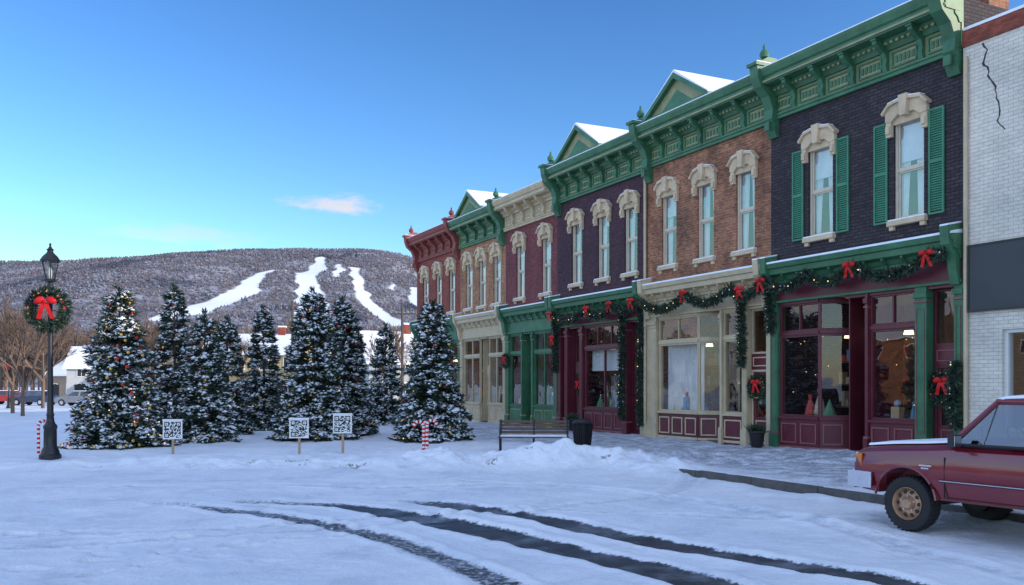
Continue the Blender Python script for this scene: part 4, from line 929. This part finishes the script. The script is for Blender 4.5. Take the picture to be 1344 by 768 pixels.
    m.obj('interior',e,bevel=.02)
    m=MB()
    m.prismy([(.86,.50),(.95,.52),(.97,.60),(.96,.74),(.86,.76)],-.93,.93,CHROME)
    for sg in (-1,1):
        m.hexa([(.90,sg*.92,.52),(.50,sg*1.0,.53),(.50,sg*1.03,.53),(.955,sg*.955,.52),(.90,sg*.92,.75),(.50,sg*1.0,.75),(.50,sg*1.03,.75),(.955,sg*.955,.75)],CHROME)
        m.box(.80,.865,sg*.72-.17,sg*.72+.17,.82,1.0,HL); 
        m.hexa([(.70,sg*.955,.82),(.845,sg*.90,.82),(.86,sg*.91,.82),(.70,sg*.985,.82),(.70,sg*.955,1.0),(.835,sg*.90,.98),(.855,sg*.91,.98),(.70,sg*.985,1.0)],AMB)
        ya,yb2=sorted((sg*.975,sg*1.002))
        m.box(-2.5,-.52,ya,yb2,.70,.735,PA2); m.box(-2.5,-.52,*sorted((sg*1.0,sg*1.006)),.712,.722,CHROME)
        m.box(.5,.66,ya,yb2,.70,.735,PA2)
        for x_,z0,z1 in ((-.58,.50,1.12),(-1.93,.50,1.12)): m.box(x_-.004,x_+.004,*sorted((sg*.97,sg*.9935)),z0,z1-.1,BLK)
        m.box(-1.93,-.58,*sorted((sg*.93,sg*.972)),.497,.505,BLK)
        m.box(-1.82,-1.66,*sorted((sg*.98,sg*1.015)),.985,1.02,CHROME); m.box(-1.85,-1.63,*sorted((sg*.96,sg*.992)),.965,1.04,PL)
        m.box(-.40,-.22,*sorted((sg*.97,sg*.999)),.885,.905,CHROME); m.box(-.36,-.25,*sorted((sg*.97,sg*.999)),.85,.87,CHROME)
        m.tube([(-.80,sg*.93,1.18),(-.80,sg*1.06,1.22)],.015,5,PL); m.box(-.86,-.78,sg*1.13-.085,sg*1.13+.085,1.17,1.33,PL); m.box(-.868,-.862,sg*1.13-.07,sg*1.13+.07,1.185,1.315,CHROME)
        m.box(-4.44,-4.40,sg*.86-.07,sg*.86+.07,.75,1.05,REDL)
    m.box(.835,.86,-.5,.5,.80,1.0,PL)
    for i in range(4): m.box(.855,.875,-.52,.52,.81+i*.05,.825+i*.05,CHROME)
    m.box(-4.62,-4.45,-.9,.9,.5,.68,CHROME); m.tube([(-.66,-.5,1.215),(-.9,0,1.48)],.008,4,PL); m.tube([(-.66,.3,1.215),(-.9,.7,1.42)],.008,4,PL)
    m.obj('bumper_lamps_trim',e,bevel=.006)
truck()

# ------------------------------------------------------------------ light, sky, camera
EL=math.radians(16); az=math.atan2(.954,-.30)
sd=Vector((math.cos(EL)*math.sin(az),math.cos(EL)*math.cos(az),math.sin(EL)))
sun=bpy.data.lights.new('sun','SUN'); sun.energy=4.4; sun.angle=math.radians(.5); sun.color=(1,.86,.68)
so=bpy.data.objects.new('sun',sun); COL.objects.link(so); so.rotation_euler=sd.to_track_quat('Z','Y').to_euler(); so.location=(0,0,60)
w=bpy.data.worlds.new('World'); scene.world=w; w.use_nodes=True; nt=w.node_tree; N=nt.nodes; L=nt.links; N.clear()
out=N.new('ShaderNodeOutputWorld'); bg=N.new('ShaderNodeBackground'); sky=N.new('ShaderNodeTexSky'); sky.sky_type='NISHITA'; sky.sun_disc=False
sky.sun_elevation=EL; sky.sun_rotation=az; sky.air_density=1.0; sky.dust_density=.6; sky.ozone_density=2.6; sky.altitude=300
bg.inputs['Strength'].default_value=.15
hs=N.new('ShaderNodeHueSaturation'); hs.inputs['Hue'].default_value=.500; hs.inputs['Saturation'].default_value=1.12; hs.inputs['Value'].default_value=1.65; L.new(sky.outputs[0],hs.inputs['Color'])
tc=N.new('ShaderNodeTexCoord')
def vm(op,a,b_=None):
    n=N.new('ShaderNodeVectorMath'); n.operation=op; L.new(a,n.inputs[0])
    if b_ is not None: n.inputs[1].default_value=b_
    return n
gmn=N.new('ShaderNodeGamma'); gmn.inputs['Gamma'].default_value=1.45; L.new(hs.outputs[0],gmn.inputs['Color'])
g2=vm('MULTIPLY',gmn.outputs[0],(.50,.475,.47)); g3=vm('MINIMUM',g2.outputs[0],(9,9,9))
col=g3.outputs[0]
ns=N.new('ShaderNodeTexNoise'); ns.inputs['Scale'].default_value=22; ns.inputs['Detail'].default_value=8; ns.inputs['Roughness'].default_value=.6
mpn=N.new('ShaderNodeMapping'); mpn.inputs['Scale'].default_value=(1,1,3.2); L.new(tc.outputs['Generated'],mpn.inputs[0]); L.new(mpn.outputs[0],ns.inputs['Vector'])
for c_,rr_,op in (((-.177,.966,.190),(.052,.08,.0135),.85),((-.325,.93,.155),(.075,.08,.012),.30)):
    s1=vm('SUBTRACT',tc.outputs['Generated'],c_); s2=vm('DIVIDE',s1.outputs[0],rr_); s3=vm('LENGTH',s2.outputs[0])
    a=math_('ADD',math_('SUBTRACT',1.0,s3.outputs['Value']),math_('MULTIPLY',math_('SUBTRACT',ns.outputs['Fac'],.5),2.6))
    f=math_('MULTIPLY',srange(a,-.1,.9),op)
    col=mixc(f,col,(5.8,5.4,5.4))
# added sky brightness overhead and behind the camera, out of view, lifts ambient light
vd=Vector((-.35,-.72,.60)).normalized(); dt=vm('DOT_PRODUCT',tc.outputs['Generated'],tuple(vd))
vn=N.new('ShaderNodeTexNoise'); vn.inputs['Scale'].default_value=3; vn.inputs['Detail'].default_value=7; L.new(tc.outputs['Generated'],vn.inputs['Vector'])
fill_veil=math_('MULTIPLY',srange(dt.outputs['Value'],.02,.6),math_('ADD',.55,math_('MULTIPLY',vn.outputs['Fac'],.8)))
col=mixc(fill_veil,col,(3.7,4.1,5.0),'ADD')
L.new(col,bg.inputs['Color']); L.new(bg.outputs[0],out.inputs[0])
cam=bpy.data.cameras.new('camera'); co=bpy.data.objects.new('camera',cam); COL.objects.link(co); co.location=(0,0,2.0); co.rotation_euler=(math.radians(90),0,0)
cam.sensor_width=36; cam.lens=1200/1344*36; cam.shift_y=122/1344; cam.clip_end=12000; cam.clip_start=.1; scene.camera=co
scene.view_settings.view_transform='Standard'; scene.view_settings.look='None'; scene.view_settings.exposure=0; scene.view_settings.gamma=1
